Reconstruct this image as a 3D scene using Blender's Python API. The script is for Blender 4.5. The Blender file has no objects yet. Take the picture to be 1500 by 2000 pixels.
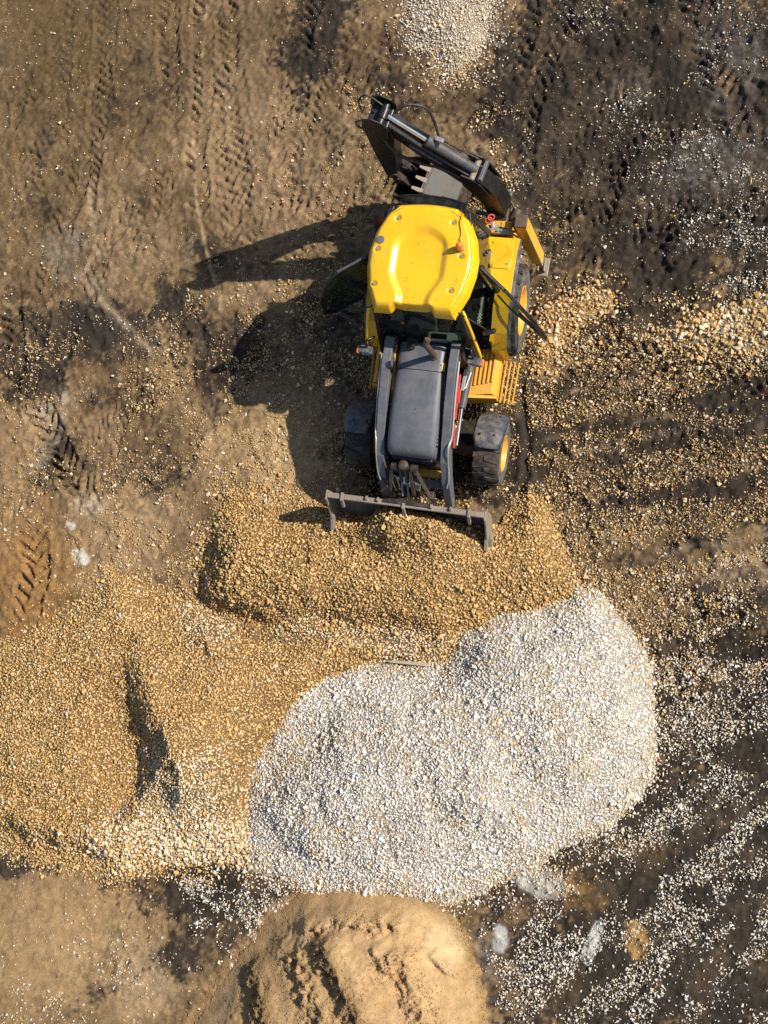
import bpy, bmesh, math, random
import numpy as np
from mathutils import Vector, Matrix

random.seed(7)
RNG = np.random.default_rng(11)
scene = bpy.context.scene
COL = scene.collection
R = math.radians

# ------------------------------------------------------------------ camera
CAM = np.array([4.4, -2.4, 19.0])
DIST = float(np.linalg.norm(CAM))
SCALE = 121.0                         # survey pixels per metre at the view centre
FOC = SCALE * DIST
FW = -CAM / DIST
RT = np.cross(FW, [0, 1, 0]); RT /= np.linalg.norm(RT)
UP = np.cross(RT, FW)
cam_data = bpy.data.cameras.new('camera')
cam = bpy.data.objects.new('camera', cam_data)
COL.objects.link(cam)
cam.matrix_world = Matrix(((RT[0], UP[0], -FW[0], CAM[0]), (RT[1], UP[1], -FW[1], CAM[1]),
                           (RT[2], UP[2], -FW[2], CAM[2]), (0, 0, 0, 1)))
cam_data.sensor_fit = 'VERTICAL'
cam_data.sensor_height = 24.0
cam_data.lens = FOC / 2000.0 * 24.0
cam_data.clip_end = 2000.0
scene.camera = cam

# ------------------------------------------------------------------ sky, sun, exposure
SUN_DIR = Vector((1.12, 0.26, 1.0)).normalized()      # towards the sun
SUN_EL = math.asin(SUN_DIR.z)
SUN_AZ = math.atan2(SUN_DIR.x, SUN_DIR.y)
world = bpy.data.worlds.new('World')
scene.world = world
world.use_nodes = True
wn = world.node_tree.nodes
bgn = wn['Background']
skyn = wn.new('ShaderNodeTexSky')
skyn.sky_type = 'NISHITA'
skyn.sun_disc = False
skyn.sun_elevation = SUN_EL
skyn.sun_rotation = SUN_AZ
world.node_tree.links.new(skyn.outputs[0], bgn.inputs[0])
bgn.inputs[1].default_value = 0.095
sun_data = bpy.data.lights.new('sun', 'SUN')
sun_data.energy = 5.0
sun_data.angle = R(0.5)
sun_data.color = (1.0, 0.94, 0.83)
sun = bpy.data.objects.new('sun', sun_data)
COL.objects.link(sun)
sun.rotation_euler = SUN_DIR.to_track_quat('Z', 'Y').to_euler()
sun.location = (20, 5, 20)
scene.view_settings.view_transform = 'Standard'
scene.view_settings.look = 'None'
scene.view_settings.gamma = 1.0
scene.view_settings.use_curve_mapping = False
scene.view_settings.exposure = 0.38
scene.cycles.use_denoising = False
scene.cycles.max_bounces = 6
scene.cycles.transparent_max_bounces = 12
scene.cycles.caustics_reflective = False
scene.cycles.caustics_refractive = False


# ------------------------------------------------------------------ survey: photo pixel -> site metres
def site(px, py, z=0.0):
    d = FW + RT * ((px - 750) / FOC) - UP * ((py - 1000) / FOC)
    t = (z - CAM[2]) / d[2]
    p = CAM + d * t
    return float(p[0]), float(p[1])


def line(*pts, z=0.0):
    return np.array([site(a, b, z) for a, b in pts])


# ------------------------------------------------------------------ noise
_TAB = np.random.default_rng(5).random((16, 256, 256))


def vnoise(x, y, seed=0):
    t = _TAB[seed % 16]
    x = x + 37.7 * seed; y = y + 91.3 * seed
    xi = np.floor(x).astype(np.int64); yi = np.floor(y).astype(np.int64)
    fx = x - xi; fy = y - yi
    fx = fx * fx * fx * (fx * (fx * 6 - 15) + 10); fy = fy * fy * fy * (fy * (fy * 6 - 15) + 10)
    a = t[xi & 255, yi & 255]; b = t[(xi + 1) & 255, yi & 255]
    c = t[xi & 255, (yi + 1) & 255]; d = t[(xi + 1) & 255, (yi + 1) & 255]
    return (a * (1 - fx) + b * fx) * (1 - fy) + (c * (1 - fx) + d * fx) * fy


def fbm(x, y, size, seed=0, octaves=4, gain=0.5):
    """0..1, feature size in metres"""
    s = 0; amp = 1.0; tot = 0
    f = 1.0 / size
    for k in range(octaves):
        ca, sa = math.cos(k * 1.1 + .4), math.sin(k * 1.1 + .4)
        s = s + amp * vnoise((x * ca - y * sa) * f, (x * sa + y * ca) * f, seed + k)
        tot += amp; amp *= gain; f *= 2.03
    return s / tot


def ridged(x, y, size, seed=0, octaves=3):
    s = 0; amp = 1.0; tot = 0; f = 1.0 / size
    for k in range(octaves):
        ca, sa = math.cos(k * 1.7 + .9), math.sin(k * 1.7 + .9)
        n = vnoise((x * ca - y * sa) * f, (x * sa + y * ca) * f, seed + k)
        s = s + amp * (1 - np.abs(2 * n - 1)) ** 2
        tot += amp; amp *= .5; f *= 2.1
    return s / tot


def sstep(a, b, x):
    t = np.clip((x - a) / (b - a), 0, 1)
    return t * t * (3 - 2 * t)


_WOB = {}


def _wobble(X, Y):
    k = id(X)
    if k not in _WOB:
        _WOB[k] = (X, (fbm(X, Y, 0.6, 3) - .5) * 2 + (fbm(X, Y, 0.15, 6) - .5) * 1.3 + (fbm(X, Y, .045, 2, 3) - .5) * 1.3)
    return _WOB[k][1]


def blob(X, Y, px, py, rx, ry, rot=0, soft=1.0, warp=0.35):
    """soft elliptical patch, 0..1, given by its centre and radii as surveyed from the photo"""
    cx, cy = site(px, py)
    a = R(rot)
    out = np.zeros(X.shape)
    lim = (1.5 + 1.6 * warp) * max(rx, ry) / SCALE
    sel = (np.abs(X - cx) < lim) & (np.abs(Y - cy) < lim)
    if not sel.any(): return out
    dx, dy = X[sel] - cx, Y[sel] - cy
    u = (dx * math.cos(a) + dy * math.sin(a)) / (rx / SCALE)
    v = (-dx * math.sin(a) + dy * math.cos(a)) / (ry / SCALE)
    d = np.sqrt(u * u + v * v)
    if warp:
        d = d + warp * _wobble(X, Y)[sel]
    out[sel] = 1 - sstep(1 - .6 * soft, 1 + .4 * soft, d)
    return out


def poly_sd(X, Y, P):
    """signed distance to a closed polygon, positive inside"""
    d2 = np.full(X.shape, 1e9); inside = np.zeros(X.shape, bool)
    n = len(P)
    for i in range(n):
        ax, ay = P[i]; bx, by = P[(i + 1) % n]
        ex, ey = bx - ax, by - ay
        wx, wy = X - ax, Y - ay
        t = np.clip((wx * ex + wy * ey) / (ex * ex + ey * ey + 1e-12), 0, 1)
        d2 = np.minimum(d2, (wx - ex * t) ** 2 + (wy - ey * t) ** 2)
        if abs(ey) > 1e-9:
            c = ((ay > Y) != (by > Y)) & (X < ex * (Y - ay) / ey + ax)
            inside ^= c
    d = np.sqrt(d2)
    return np.where(inside, d, -d)


def path_uv(X, Y, P):
    """distance along (u), signed sideways distance (v, + to the right of travel) and end fade to an open path"""
    best = np.full(X.shape, 1e9); U = np.zeros(X.shape); V = np.zeros(X.shape)
    acc = 0.0
    for i in range(len(P) - 1):
        ax, ay = P[i]; bx, by = P[i + 1]
        ex, ey = bx - ax, by - ay
        L = math.hypot(ex, ey)
        wx, wy = X - ax, Y - ay
        t = np.clip((wx * ex + wy * ey) / (L * L), 0, 1)
        d = np.hypot(wx - ex * t, wy - ey * t)
        side = np.sign(wx * ey - wy * ex)
        m = d < best
        best = np.where(m, d, best); U = np.where(m, acc + t * L, U); V = np.where(m, d * side, V)
        acc += L
    return U, V, acc


# ------------------------------------------------------------------ materials
def nt(mat):
    mat.use_nodes = True
    t = mat.node_tree
    return t, t.nodes, t.links, t.nodes['Principled BSDF']


def noise_node(N, L, scale, detail=6, rough=.6, coord=None):
    n = N.new('ShaderNodeTexNoise')
    n.inputs['Scale'].default_value = scale; n.inputs['Detail'].default_value = detail
    n.inputs['Roughness'].default_value = rough
    if coord is not None: L.new(coord, n.inputs['Vector'])
    return n


def ramp(N, L, fac, stops):
    r = N.new('ShaderNodeValToRGB')
    el = r.color_ramp.elements
    el[0].position, el[0].color = stops[0][0], (*stops[0][1], 1)
    el[1].position, el[1].color = stops[1][0], (*stops[1][1], 1)
    for p, c in stops[2:]:
        e = el.new(p); e.color = (*c, 1)
    L.new(fac, r.inputs[0])
    return r


def mixc(N, L, fac, a, b, mode='MIX'):
    m = N.new('ShaderNodeMix'); m.data_type = 'RGBA'; m.blend_type = mode
    for sock, v in ((m.inputs[0], fac), (m.inputs[6], a), (m.inputs[7], b)):
        if hasattr(v, 'links'): L.new(v, sock)
        elif isinstance(v, (int, float)): sock.default_value = v
        else: sock.default_value = (*v, 1)
    return m.outputs[2]


def earth_material(name, attr, bump_scale=60, bump=.4, dist=.01, speck=0.3):
    m = bpy.data.materials.new(name)
    t, N, L, P = nt(m)
    co = N.new('ShaderNodeTexCoord').outputs['Object']
    at = N.new('ShaderNodeAttribute'); at.attribute_name = attr
    n1 = noise_node(N, L, 35, 8, .7, co)
    r1 = ramp(N, L, n1.outputs[0], [(.3, (1 - speck,) * 3), (.72, (1 + .8 * speck,) * 3)])
    c = mixc(N, L, 1.0, at.outputs['Color'], r1.outputs[0], 'MULTIPLY')
    n2 = noise_node(N, L, 5, 6, .65, co)
    r2 = ramp(N, L, n2.outputs[0], [(.3, (.8, .8, .8)), (.7, (1.2, 1.19, 1.17))])
    c = mixc(N, L, 1.0, c, r2.outputs[0], 'MULTIPLY')
    n3 = noise_node(N, L, .55, 7, .65, co)
    r3 = ramp(N, L, n3.outputs[0], [(.35, (.80, .80, .80)), (.65, (1.15, 1.15, 1.14))])
    c = mixc(N, L, 1.0, c, r3.outputs[0], 'MULTIPLY')
    L.new(c, P.inputs['Base Color'])
    P.inputs['Roughness'].default_value = .95
    P.inputs['Specular IOR Level'].default_value = .15
    nb = noise_node(N, L, bump_scale, 6, .75, co)
    nc = noise_node(N, L, bump_scale * .35, 8, .8, co)
    ad = N.new('ShaderNodeMath'); ad.operation = 'MULTIPLY_ADD'; L.new(nc.outputs[0], ad.inputs[0]); ad.inputs[1].default_value = 2.2; L.new(nb.outputs[0], ad.inputs[2])
    b = N.new('ShaderNodeBump'); b.inputs['Strength'].default_value = bump; b.inputs['Distance'].default_value = dist
    L.new(ad.outputs[0], b.inputs['Height']); L.new(b.outputs[0], P.inputs['Normal'])
    return m


def stone_material(name):
    """colour per stone from the mesh attribute"""
    m = bpy.data.materials.new(name)
    t, N, L, P = nt(m)
    at = N.new('ShaderNodeAttribute'); at.attribute_name = 'tint'
    co = N.new('ShaderNodeTexCoord').outputs['Object']
    n1 = noise_node(N, L, 55, 4, .6, co)
    r1 = ramp(N, L, n1.outputs[0], [(.3, (.78, .77, .75)), (.7, (1.12, 1.12, 1.12))])
    L.new(mixc(N, L, 1.0, at.outputs['Color'], r1.outputs[0], 'MULTIPLY'), P.inputs['Base Color'])
    P.inputs['Roughness'].default_value = .9
    P.inputs['Specular IOR Level'].default_value = .2
    return m


def single_stone_material(name, cols):
    m = bpy.data.materials.new(name)
    t, N, L, P = nt(m)
    oi = N.new('ShaderNodeObjectInfo')
    r = ramp(N, L, oi.outputs['Random'], [(i / (len(cols) - 1), c) for i, c in enumerate(cols)])
    co = N.new('ShaderNodeTexCoord').outputs['Object']
    n1 = noise_node(N, L, 1.6, 4, .6, co)
    r1 = ramp(N, L, n1.outputs[0], [(.3, (.78, .77, .75)), (.7, (1.12, 1.12, 1.12))])
    L.new(mixc(N, L, 1.0, r.outputs[0], r1.outputs[0], 'MULTIPLY'), P.inputs['Base Color'])
    P.inputs['Roughness'].default_value = .9
    P.inputs['Specular IOR Level'].default_value = .2
    return m


def tag(o, label=None, cat=None, group=None, kind=None):
    if label: o['label'] = label
    if cat: o['category'] = cat
    if group: o['group'] = group
    if kind: o['kind'] = kind
    return o


def empty(name, loc=(0, 0, 0), rz=0.0, parent=None):
    o = bpy.data.objects.new(name, None)
    COL.objects.link(o)
    o.location = loc; o.rotation_euler = (0, 0, rz); o.parent = parent
    o.empty_display_size = .2
    return o


def mesh_np(name, co, faces, mat, parent=None, color=None, attr='soil', smooth=False):
    """mesh from arrays; faces (n,3) or (n,4)"""
    me = bpy.data.meshes.new(name)
    k = faces.shape[1]
    me.vertices.add(len(co)); me.vertices.foreach_set('co', np.asarray(co, np.float32).ravel())
    me.loops.add(faces.size); me.loops.foreach_set('vertex_index', faces.astype(np.int32).ravel())
    me.polygons.add(len(faces))
    me.polygons.foreach_set('loop_start', np.arange(0, faces.size, k, dtype=np.int32))
    me.polygons.foreach_set('loop_total', np.full(len(faces), k, np.int32))
    if smooth: me.polygons.foreach_set('use_smooth', np.ones(len(faces), bool))
    if color is not None:
        a = me.attributes.new(attr, 'FLOAT_COLOR', 'POINT')
        c4 = np.ones((len(co), 4), np.float32); c4[:, :3] = color
        a.data.foreach_set('color', c4.ravel())
    me.update(calc_edges=True)
    me.validate()
    me.materials.append(mat)
    o = bpy.data.objects.new(name, me)
    COL.objects.link(o)
    o.parent = parent
    return o

# ================================================================== the ground and the heaps
LOADER_RZ = R(-9.0)
_p = site(1022, 607, .70)                     # right rear hub
LOADER_XY = (_p[0] - 1.20 * math.cos(LOADER_RZ), _p[1] - 1.20 * math.sin(LOADER_RZ))

# (path, width, lug pitch, depth, chevron slant)
TRACKS = [
    (line((398, -160), (394, 180), (382, 330), (396, 480)), .42, .17, .036, .9),
    (line((330, -160), (326, 230), (314, 450)), .40, .17, .028, .9),
    (line((458, 110), (446, 290), (462, 470)), .62, .20, .026, 1.0),
    (line((596, -160), (582, 150), (560, 330)), .46, .17, .038, -.8),
    (line((40, 160), (58, 350), (88, 460)), .44, .19, .034, -.7),
    (line((62, 770), (112, 880), (170, 985)), .56, .20, .085, .9),
    (line((62, 1010), (72, 1100), (44, 1240)), .56, .22, .060, .8),
    (line((1320, -120), (1395, 130), (1440, 280)), .56, .20, .050, .9),
    (line((1262, 270), (1195, 360), (1140, 470)), .50, .17, .055, -.8),
    (line((1046, -160), (1010, 120), (1000, 190)), .50, .20, .036, -.9),
    (line((14, 560), (28, 700), (10, 800)), .50, .18, .065, .7),
    (line((330, 620), (356, 720), (360, 800)), .44, .17, .034, .8),
    (line((1090, 660), (1230, 690), (1400, 740), (1560, 800)), .46, .2, .040, .9),
    (line((700, -100), (690, 120), (720, 300)), .50, .2, .024, .9),
    (line((880, 240), (1010, 180), (1120, 70)), .50, .2, .030, .9),
    (line((1120, 560), (1260, 470), (1420, 300)), .55, .2, .034, -.9),
    (line((1018, 560), (1008, 400), (1030, 220), (1090, 40), (1120, -140)), .46, .19, .034, .9),
    (line((790, 420), (752, 300), (735, 120), (720, -140)), .46, .19, .030, .9),
    (line((215, -160), (205, 120), (190, 330)), .45, .18, .022, .9),
    (line((120, -160), (118, 120), (110, 330)), .45, .18, .018, -.9),
]
_r = random.Random(3)
for _x0, _y0, _n, _ang, _sp in ((300, 200, 7, 88, 220), (540, 250, 4, 80, 120), (1280, 180, 6, 62, 220), (1120, 380, 5, 50, 150), (1380, 480, 4, 40, 120), (150, 620, 4, 75, 140), (150, 930, 3, 60, 90), (1250, 780, 5, 12, 120), (700, 420, 3, 20, 100)):
    for _k in range(_n):
        _cx, _cy = _x0 + _r.uniform(-_sp, _sp), _y0 + _r.uniform(-_sp, _sp); _a = R(_ang + _r.uniform(-14, 14)); _l = _r.uniform(130, 260)
        _dx, _dy = math.cos(_a) * _l, -math.sin(_a) * _l; _b = _r.uniform(-30, 30)
        TRACKS.append((line((_cx - _dx, _cy - _dy), (_cx + _b, _cy + _b * .3), (_cx + _dx, _cy + _dy)), _r.uniform(.36, .52), _r.uniform(.15, .21), _r.uniform(.016, .034), _r.choice((-.9, .8, 1.0))))
RUTS = [  # (path, half width, depth)
    (line((1014, 730), (1030, 850), (1026, 930), (1000, 1010)), .05, .035),
    (line((1040, 760), (1120, 735), (1220, 725)), .035, .02),
    (line((1050, 800), (1130, 765), (1260, 740)), .035, .02),
    (line((1050, 870), (1110, 852), (1230, 830), (1400, 800)), .04, .022),
    (line((1080, 905), (1150, 885), (1300, 850), (1500, 830)), .04, .022),
    (line((1100, 770), (1200, 755), (1330, 760)), .03, .016),
    (line((1180, 960), (1320, 930), (1500, 920)), .05, .02),
    (line((1220, 1120), (1330, 1080), (1500, 1060)), .05, .02),
    (line((1300, 560), (1420, 440), (1500, 330)), .05, .02),
    (line((1475, 460), (1440, 560), (1425, 640)), .05, .03),
    (line((560, 900), (520, 960), (505, 1010)), .04, .02),
]
SEAM = line((412, -100), (395, 90), (376, 260), (384, 400), (405, 500), (428, 580), (432, 640))
STREAK = line((170, 350), (190, 500), (150, 540), (210, 600), (300, 690))

# heap outlines as surveyed
WHITE = line((596, 1322), (640, 1302), (700, 1294), (860, 1296), (885, 1268), (902, 1236), (960, 1204), (1040, 1188), (1108, 1168),
             (1122, 1146), (1165, 1150), (1215, 1195), (1250, 1250), (1280, 1300), (1293, 1380), (1290, 1450), (1275, 1510),
             (1240, 1570), (1190, 1622), (1120, 1658), (1060, 1682), (1000, 1712), (930, 1752), (880, 1768), (830, 1765), (760, 1765),
             (700, 1760), (640, 1752), (590, 1746), (540, 1724), (500, 1700), (478, 1660), (475, 1600), (470, 1540), (490, 1480),
             (520, 1430), (545, 1390))
TANL = line((-60, 1300), (10, 1262), (60, 1246), (130, 1200), (196, 1150), (218, 1126), (300, 1146), (370, 1170), (400, 1186), (480, 1236),
            (560, 1262), (660, 1240), (720, 1300), (640, 1330), (570, 1400), (520, 1480), (500, 1560), (496, 1660), (440, 1688), (330, 1694), (240, 1716),
            (130, 1692), (40, 1668), (-60, 1640), (-200, 1600), (-200, 1380))
WIND = line((430, 1010), (438, 955), (500, 935), (560, 955), (610, 985), (640, 985), (780, 976), (940, 1000), (985, 1010), (1035, 975), (1066, 985), (1098, 1030), (1122, 1090),
            (1150, 1150), (1112, 1180), (1000, 1206), (900, 1246), (870, 1296), (720, 1290), (640, 1262), (560, 1232), (470, 1212), (400, 1190), (388, 1110))
SAND = line((250, 2160), (330, 2060), (372, 1998), (424, 1920), (474, 1850), (532, 1780), (590, 1744), (650, 1732), (700, 1728), (760, 1728), (815, 1742), (858, 1766),
            (892, 1800), (916, 1850), (936, 1900), (946, 1950), (948, 2040), (940, 2200), (600, 2300), (250, 2260))
TOPH = line((785, -80), (970, -90), (962, 10), (945, 60), (930, 105), (905, 140), (868, 148), (848, 120), (820, 92), (800, 50))
RIDGE = line((1030, 700), (1040, 640), (1078, 592), (1130, 566), (1190, 572), (1188, 604), (1140, 640), (1100, 668), (1074, 706), (1050, 730))
EDGEH = line((1295, 646), (1350, 616), (1420, 606), (1470, 590), (1560, 575), (1640, 600), (1640, 690), (1500, 690), (1440, 686), (1370, 682), (1310, 676))


def heap(X, Y, P, cap, k, wob=.12, seed=0, soft=0.0):
    w = wob * (fbm(X, Y, .5, seed, 3) - .5) * 2
    d = poly_sd(X, Y, P) + w
    f = lambda q: np.where(q > 0, cap * (1 - np.exp(-np.maximum(q, 0) * k / cap)), q * k)
    h = f(d)
    if soft:                                       # round off the crests that a plain offset surface would have
        t = sstep(.05, .6, d)
        s = h.copy()
        for i in range(6):
            s = s + f(poly_sd(X + soft * math.cos(i * 1.047), Y + soft * math.sin(i * 1.047), P) + w)
        h = h * (1 - t) + t * s / 7
    return h, d


def h_white(X, Y):
    h, d = heap(X, Y, WHITE, 1.15, .60, .11, 1, .45)
    on = sstep(0, .8, d)
    h = h + on * (.20 * blob(X, Y, 980, 1370, 260, 220, 20, warp=.1) + .12 * blob(X, Y, 760, 1560, 200, 140, 0, warp=.1)
                  - .10 * blob(X, Y, 640, 1410, 110, 170, -20, 1, .3) - .08 * blob(X, Y, 800, 1340, 70, 40, 0, 1, .1)
                  + .20 * (fbm(X, Y, 1.1, 4, 3) - .5) + .04 * (fbm(X, Y, .25, 7, 2) - .5))
    return h


CREST = line((286, 1215), (312, 1290), (340, 1350), (378, 1420), (396, 1490), (386, 1560), (376, 1650))
RIM1 = line((-60, 1480), (30, 1575), (140, 1622), (260, 1608), (350, 1560))
RIM2 = line((210, 1125), (262, 1180), (300, 1240), (330, 1300))
CREST2 = line((384, 1130), (404, 1190), (440, 1240), (520, 1290))


def h_tanl(X, Y):
    h, d = heap(X, Y, TANL, .50, .60, .09, 2, .35)
    on = sstep(0, .5, d)
    U, V, Lc = path_uv(X, Y, CREST)
    V = V + .10 * (fbm(X, Y, .3, 9, 2) - .5) * 2
    # travelling down the picture the right-hand side of the path is -V
    t = -V
    ends = sstep(0, 1.0, U) * (1 - sstep(Lc - 1.25, Lc - .05, U))
    wf = .72 + .42 * np.clip(U / Lc, 0, 1)
    h = h + on * ends * (.58 + .28 * np.clip(U / Lc, 0, 1)) * sstep(-.15, 1.1, np.clip((t + .14 * (fbm(X, Y, .30, 15, 3) - .5)) / wf + .9, -.15, 1.1))  * np.exp(-np.maximum(t, 0) / 1.0)
    U, V, Lc = path_uv(X, Y, CREST2)
    V = V + .06 * (fbm(X, Y, .3, 10, 2) - .5) * 2
    ends = sstep(0, .4, U) * (1 - sstep(Lc - .8, Lc, U))
    h = h + on * ends * .40 * np.exp(-(V / .24) ** 2)
    for P, amp, w in ((RIM1, .22, .26), (RIM2, .12, .34)):
        U, V, Lc = path_uv(X, Y, P)
        V = V + .10 * (fbm(X, Y, .35, 11, 2) - .5) * 2
        h = h + on * sstep(0, .5, U) * (1 - sstep(Lc - .5, Lc, U)) * amp * np.exp(-(V / w) ** 2)
    h = h + on * (.30 * blob(X, Y, 130, 1420, 150, 170, 0, 1, .1) + .16 * blob(X, Y, 470, 1400, 90, 130, -25, 1, .1) - .10 * blob(X, Y, 260, 1440, 60, 150, -12, 1, .1) + .15 * blob(X, Y, 250, 1620, 220, 50, 0, 1, .1)
                  + .30 * (fbm(X, Y, 1.2, 12, 3) - .5) + .05 * (fbm(X, Y, .25, 13, 2) - .5))
    return h


def h_wind(X, Y):
    h, d = heap(X, Y, WIND, .55, .66, .14, 5, .3)
    on = sstep(0, .4, d)
    h = h + on * (.22 * blob(X, Y, 790, 1015, 160, 60, -5, 1, .05) + .27 * blob(X, Y, 520, 1110, 110, 100, 20, 1, .2) + .10 * blob(X, Y, 640, 1140, 100, 60, 20, 1, .1)
                  + .14 * blob(X, Y, 850, 1120, 200, 60, 10, 1, .1) - .22 * blob(X, Y, 540, 985, 90, 50, 20, 1, .1) - .10 * blob(X, Y, 560, 1040, 60, 40, 20, 1, .1)
                  - .20 * blob(X, Y, 760, 1240, 160, 36, -8, 1, .1) + .06 * blob(X, Y, 1060, 1060, 40, 100, 15, 1, .1)
                  + .20 * (fbm(X, Y, .9, 6, 3) - .5) + .04 * (fbm(X, Y, .2, 14, 2) - .5))
    # keep clear of the loader blade: nothing behind its back plate
    c, s = math.cos(LOADER_RZ), math.sin(LOADER_RZ)
    lx = (X - LOADER_XY[0]) * c + (Y - LOADER_XY[1]) * s
    ly = -(X - LOADER_XY[0]) * s + (Y - LOADER_XY[1]) * c
    clear = (1 - sstep(1.24, 1.34, np.abs(lx + .08))) * sstep(-3.31, -3.19, ly)
    fill = (1 - sstep(.2, 1.25, np.abs(lx + .02))) * sstep(-4.2, -3.4, ly) * .42
    return h + fill * on - clear * 1.6


SF1 = line((655, 1795), (672, 1850), (700, 1890), (730, 1940), (775, 2030), (800, 2120))
SF2 = line((500, 1850), (530, 1920), (556, 2000), (580, 2100))
SF5 = line((596, 1826), (630, 1900), (672, 1980), (700, 2060))
SF6 = line((792, 1822), (822, 1900), (842, 1960), (860, 2050))
SF3 = line((745, 1820), (770, 1870), (790, 1880))
SF4 = line((845, 1845), (880, 1890), (930, 1908))
SFT = line((600, 1808), (650, 1800), (680, 1788), (720, 1792), (770, 1790), (800, 1816))


def h_sand(X, Y):
    h, d = heap(X, Y, SAND, 2.2, .62, .05, 8)
    on = sstep(.02, .45, d)
    rough = np.zeros(X.shape)
    for P, depth, wl, wr, sd in ((SF1, .27, .10, .34, 1), (SF2, .14, .10, .6, 2), (SF5, .10, .1, .3, 3), (SF6, .12, .1, .35, 4)):
        U, V, Lc = path_uv(X, Y, P)
        V = V + .08 * (fbm(X, Y, .16, 3 + sd, 3) - .5) * 2
        t = -V                                      # + = picture right
        # a steep crumbly wall dropping to the left, a smooth shovelled plane to its right
        st = sstep(-.36, .08, t) * np.exp(-np.maximum(t, 0) / wr)
        h = h + on * depth * st * sstep(0, .25, U)
        rough = np.maximum(rough, np.exp(-((t + .12) / .22) ** 2) * sstep(0, .2, U))
    for P, depth, w in ((SF3, .14, .08), (SF4, .10, .05)):
        U, V, Lc = path_uv(X, Y, P)
        ends = sstep(0, .12, U) * (1 - sstep(Lc - .12, Lc, U))
        h = h + on * ends * depth * (sstep(-.10, .04, -V + .03 * (fbm(X, Y, .1, 9, 2) - .5)) * np.exp(-np.maximum(-V, 0) / .25))
        rough = np.maximum(rough, .4 * np.exp(-(V / w) ** 2) * ends)
    U, V, Lc = path_uv(X, Y, SFT)                    # the upper lip: ground drops to the lower side of it
    V = V + .07 * (fbm(X, Y, .12, 2, 3) - .5) * 2
    ends = sstep(0, .2, U) * (1 - sstep(Lc - .2, Lc, U))
    h = h + on * ends * .15 * np.exp(-np.maximum(-V, 0) / .3) * sstep(-.08, .05, -V)
    rough = np.maximum(rough, .75 * np.exp(-(V / .12) ** 2) * ends)
    h = h + on * (.09 * (fbm(X, Y, .7, 11, 3) - .5) + .026 * (fbm(X, Y, .12, 12, 4, .6) - .5))
    h = h + on * rough * (.15 * (ridged(X, Y, .14, 4, 3) - .4) + .12 * (fbm(X, Y, .08, 5, 3, .65) - .5))
    h = h + on * sstep(.5, .7, fbm(X, Y, .5, 14, 3)) * .05 * (fbm(X, Y, .10, 15, 3, .6) - .5)
    th = R(-62)
    su = X * math.cos(th) + Y * math.sin(th); sv = -X * math.sin(th) + Y * math.cos(th)
    h = h + on * .040 * (fbm(su * .12, sv, .11, 9, 3, .6) - .5) * sstep(.35, .6, fbm(X, Y, .8, 2, 2))
    h = h + on * .05 * (ridged(X, Y, .22, 13, 3) - .4) * sstep(.46, .62, fbm(X, Y, .55, 6, 3))
    h = h + on * (.22 * blob(X, Y, 690, 1810, 130, 70, 0, 1, .1))
    h_sand.rough = rough * on
    edge = np.exp(-(d / .12) ** 2)
    h = h + edge * .03 * (fbm(X, Y, .08, 6, 2) - .5)
    return h


def h_toph(X, Y):
    h, d = heap(X, Y, TOPH, .22, .35, .08, 3)
    return h + sstep(0, .3, d) * (.05 * (fbm(X, Y, .4, 3, 3) - .5))


def h_ridge(X, Y):
    h, d = heap(X, Y, RIDGE, .20, .5, .07, 4)
    return h + sstep(0, .2, d) * .05 * (fbm(X, Y, .3, 5, 2) - .5)


def h_edge(X, Y):
    h, d = heap(X, Y, EDGEH, .24, .5, .06, 7)
    return h + sstep(0, .2, d) * .05 * (fbm(X, Y, .3, 6, 2) - .5)


def near_loader(X, Y):
    c, s = math.cos(LOADER_RZ), math.sin(LOADER_RZ)
    lx = (X - LOADER_XY[0]) * c + (Y - LOADER_XY[1]) * s
    ly = -(X - LOADER_XY[0]) * s + (Y - LOADER_XY[1]) * c
    q = np.maximum(np.abs(lx) / 1.7, np.abs(ly + 1.1) / 2.6)
    return 1 - sstep(.85, 1.25, q)


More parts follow.
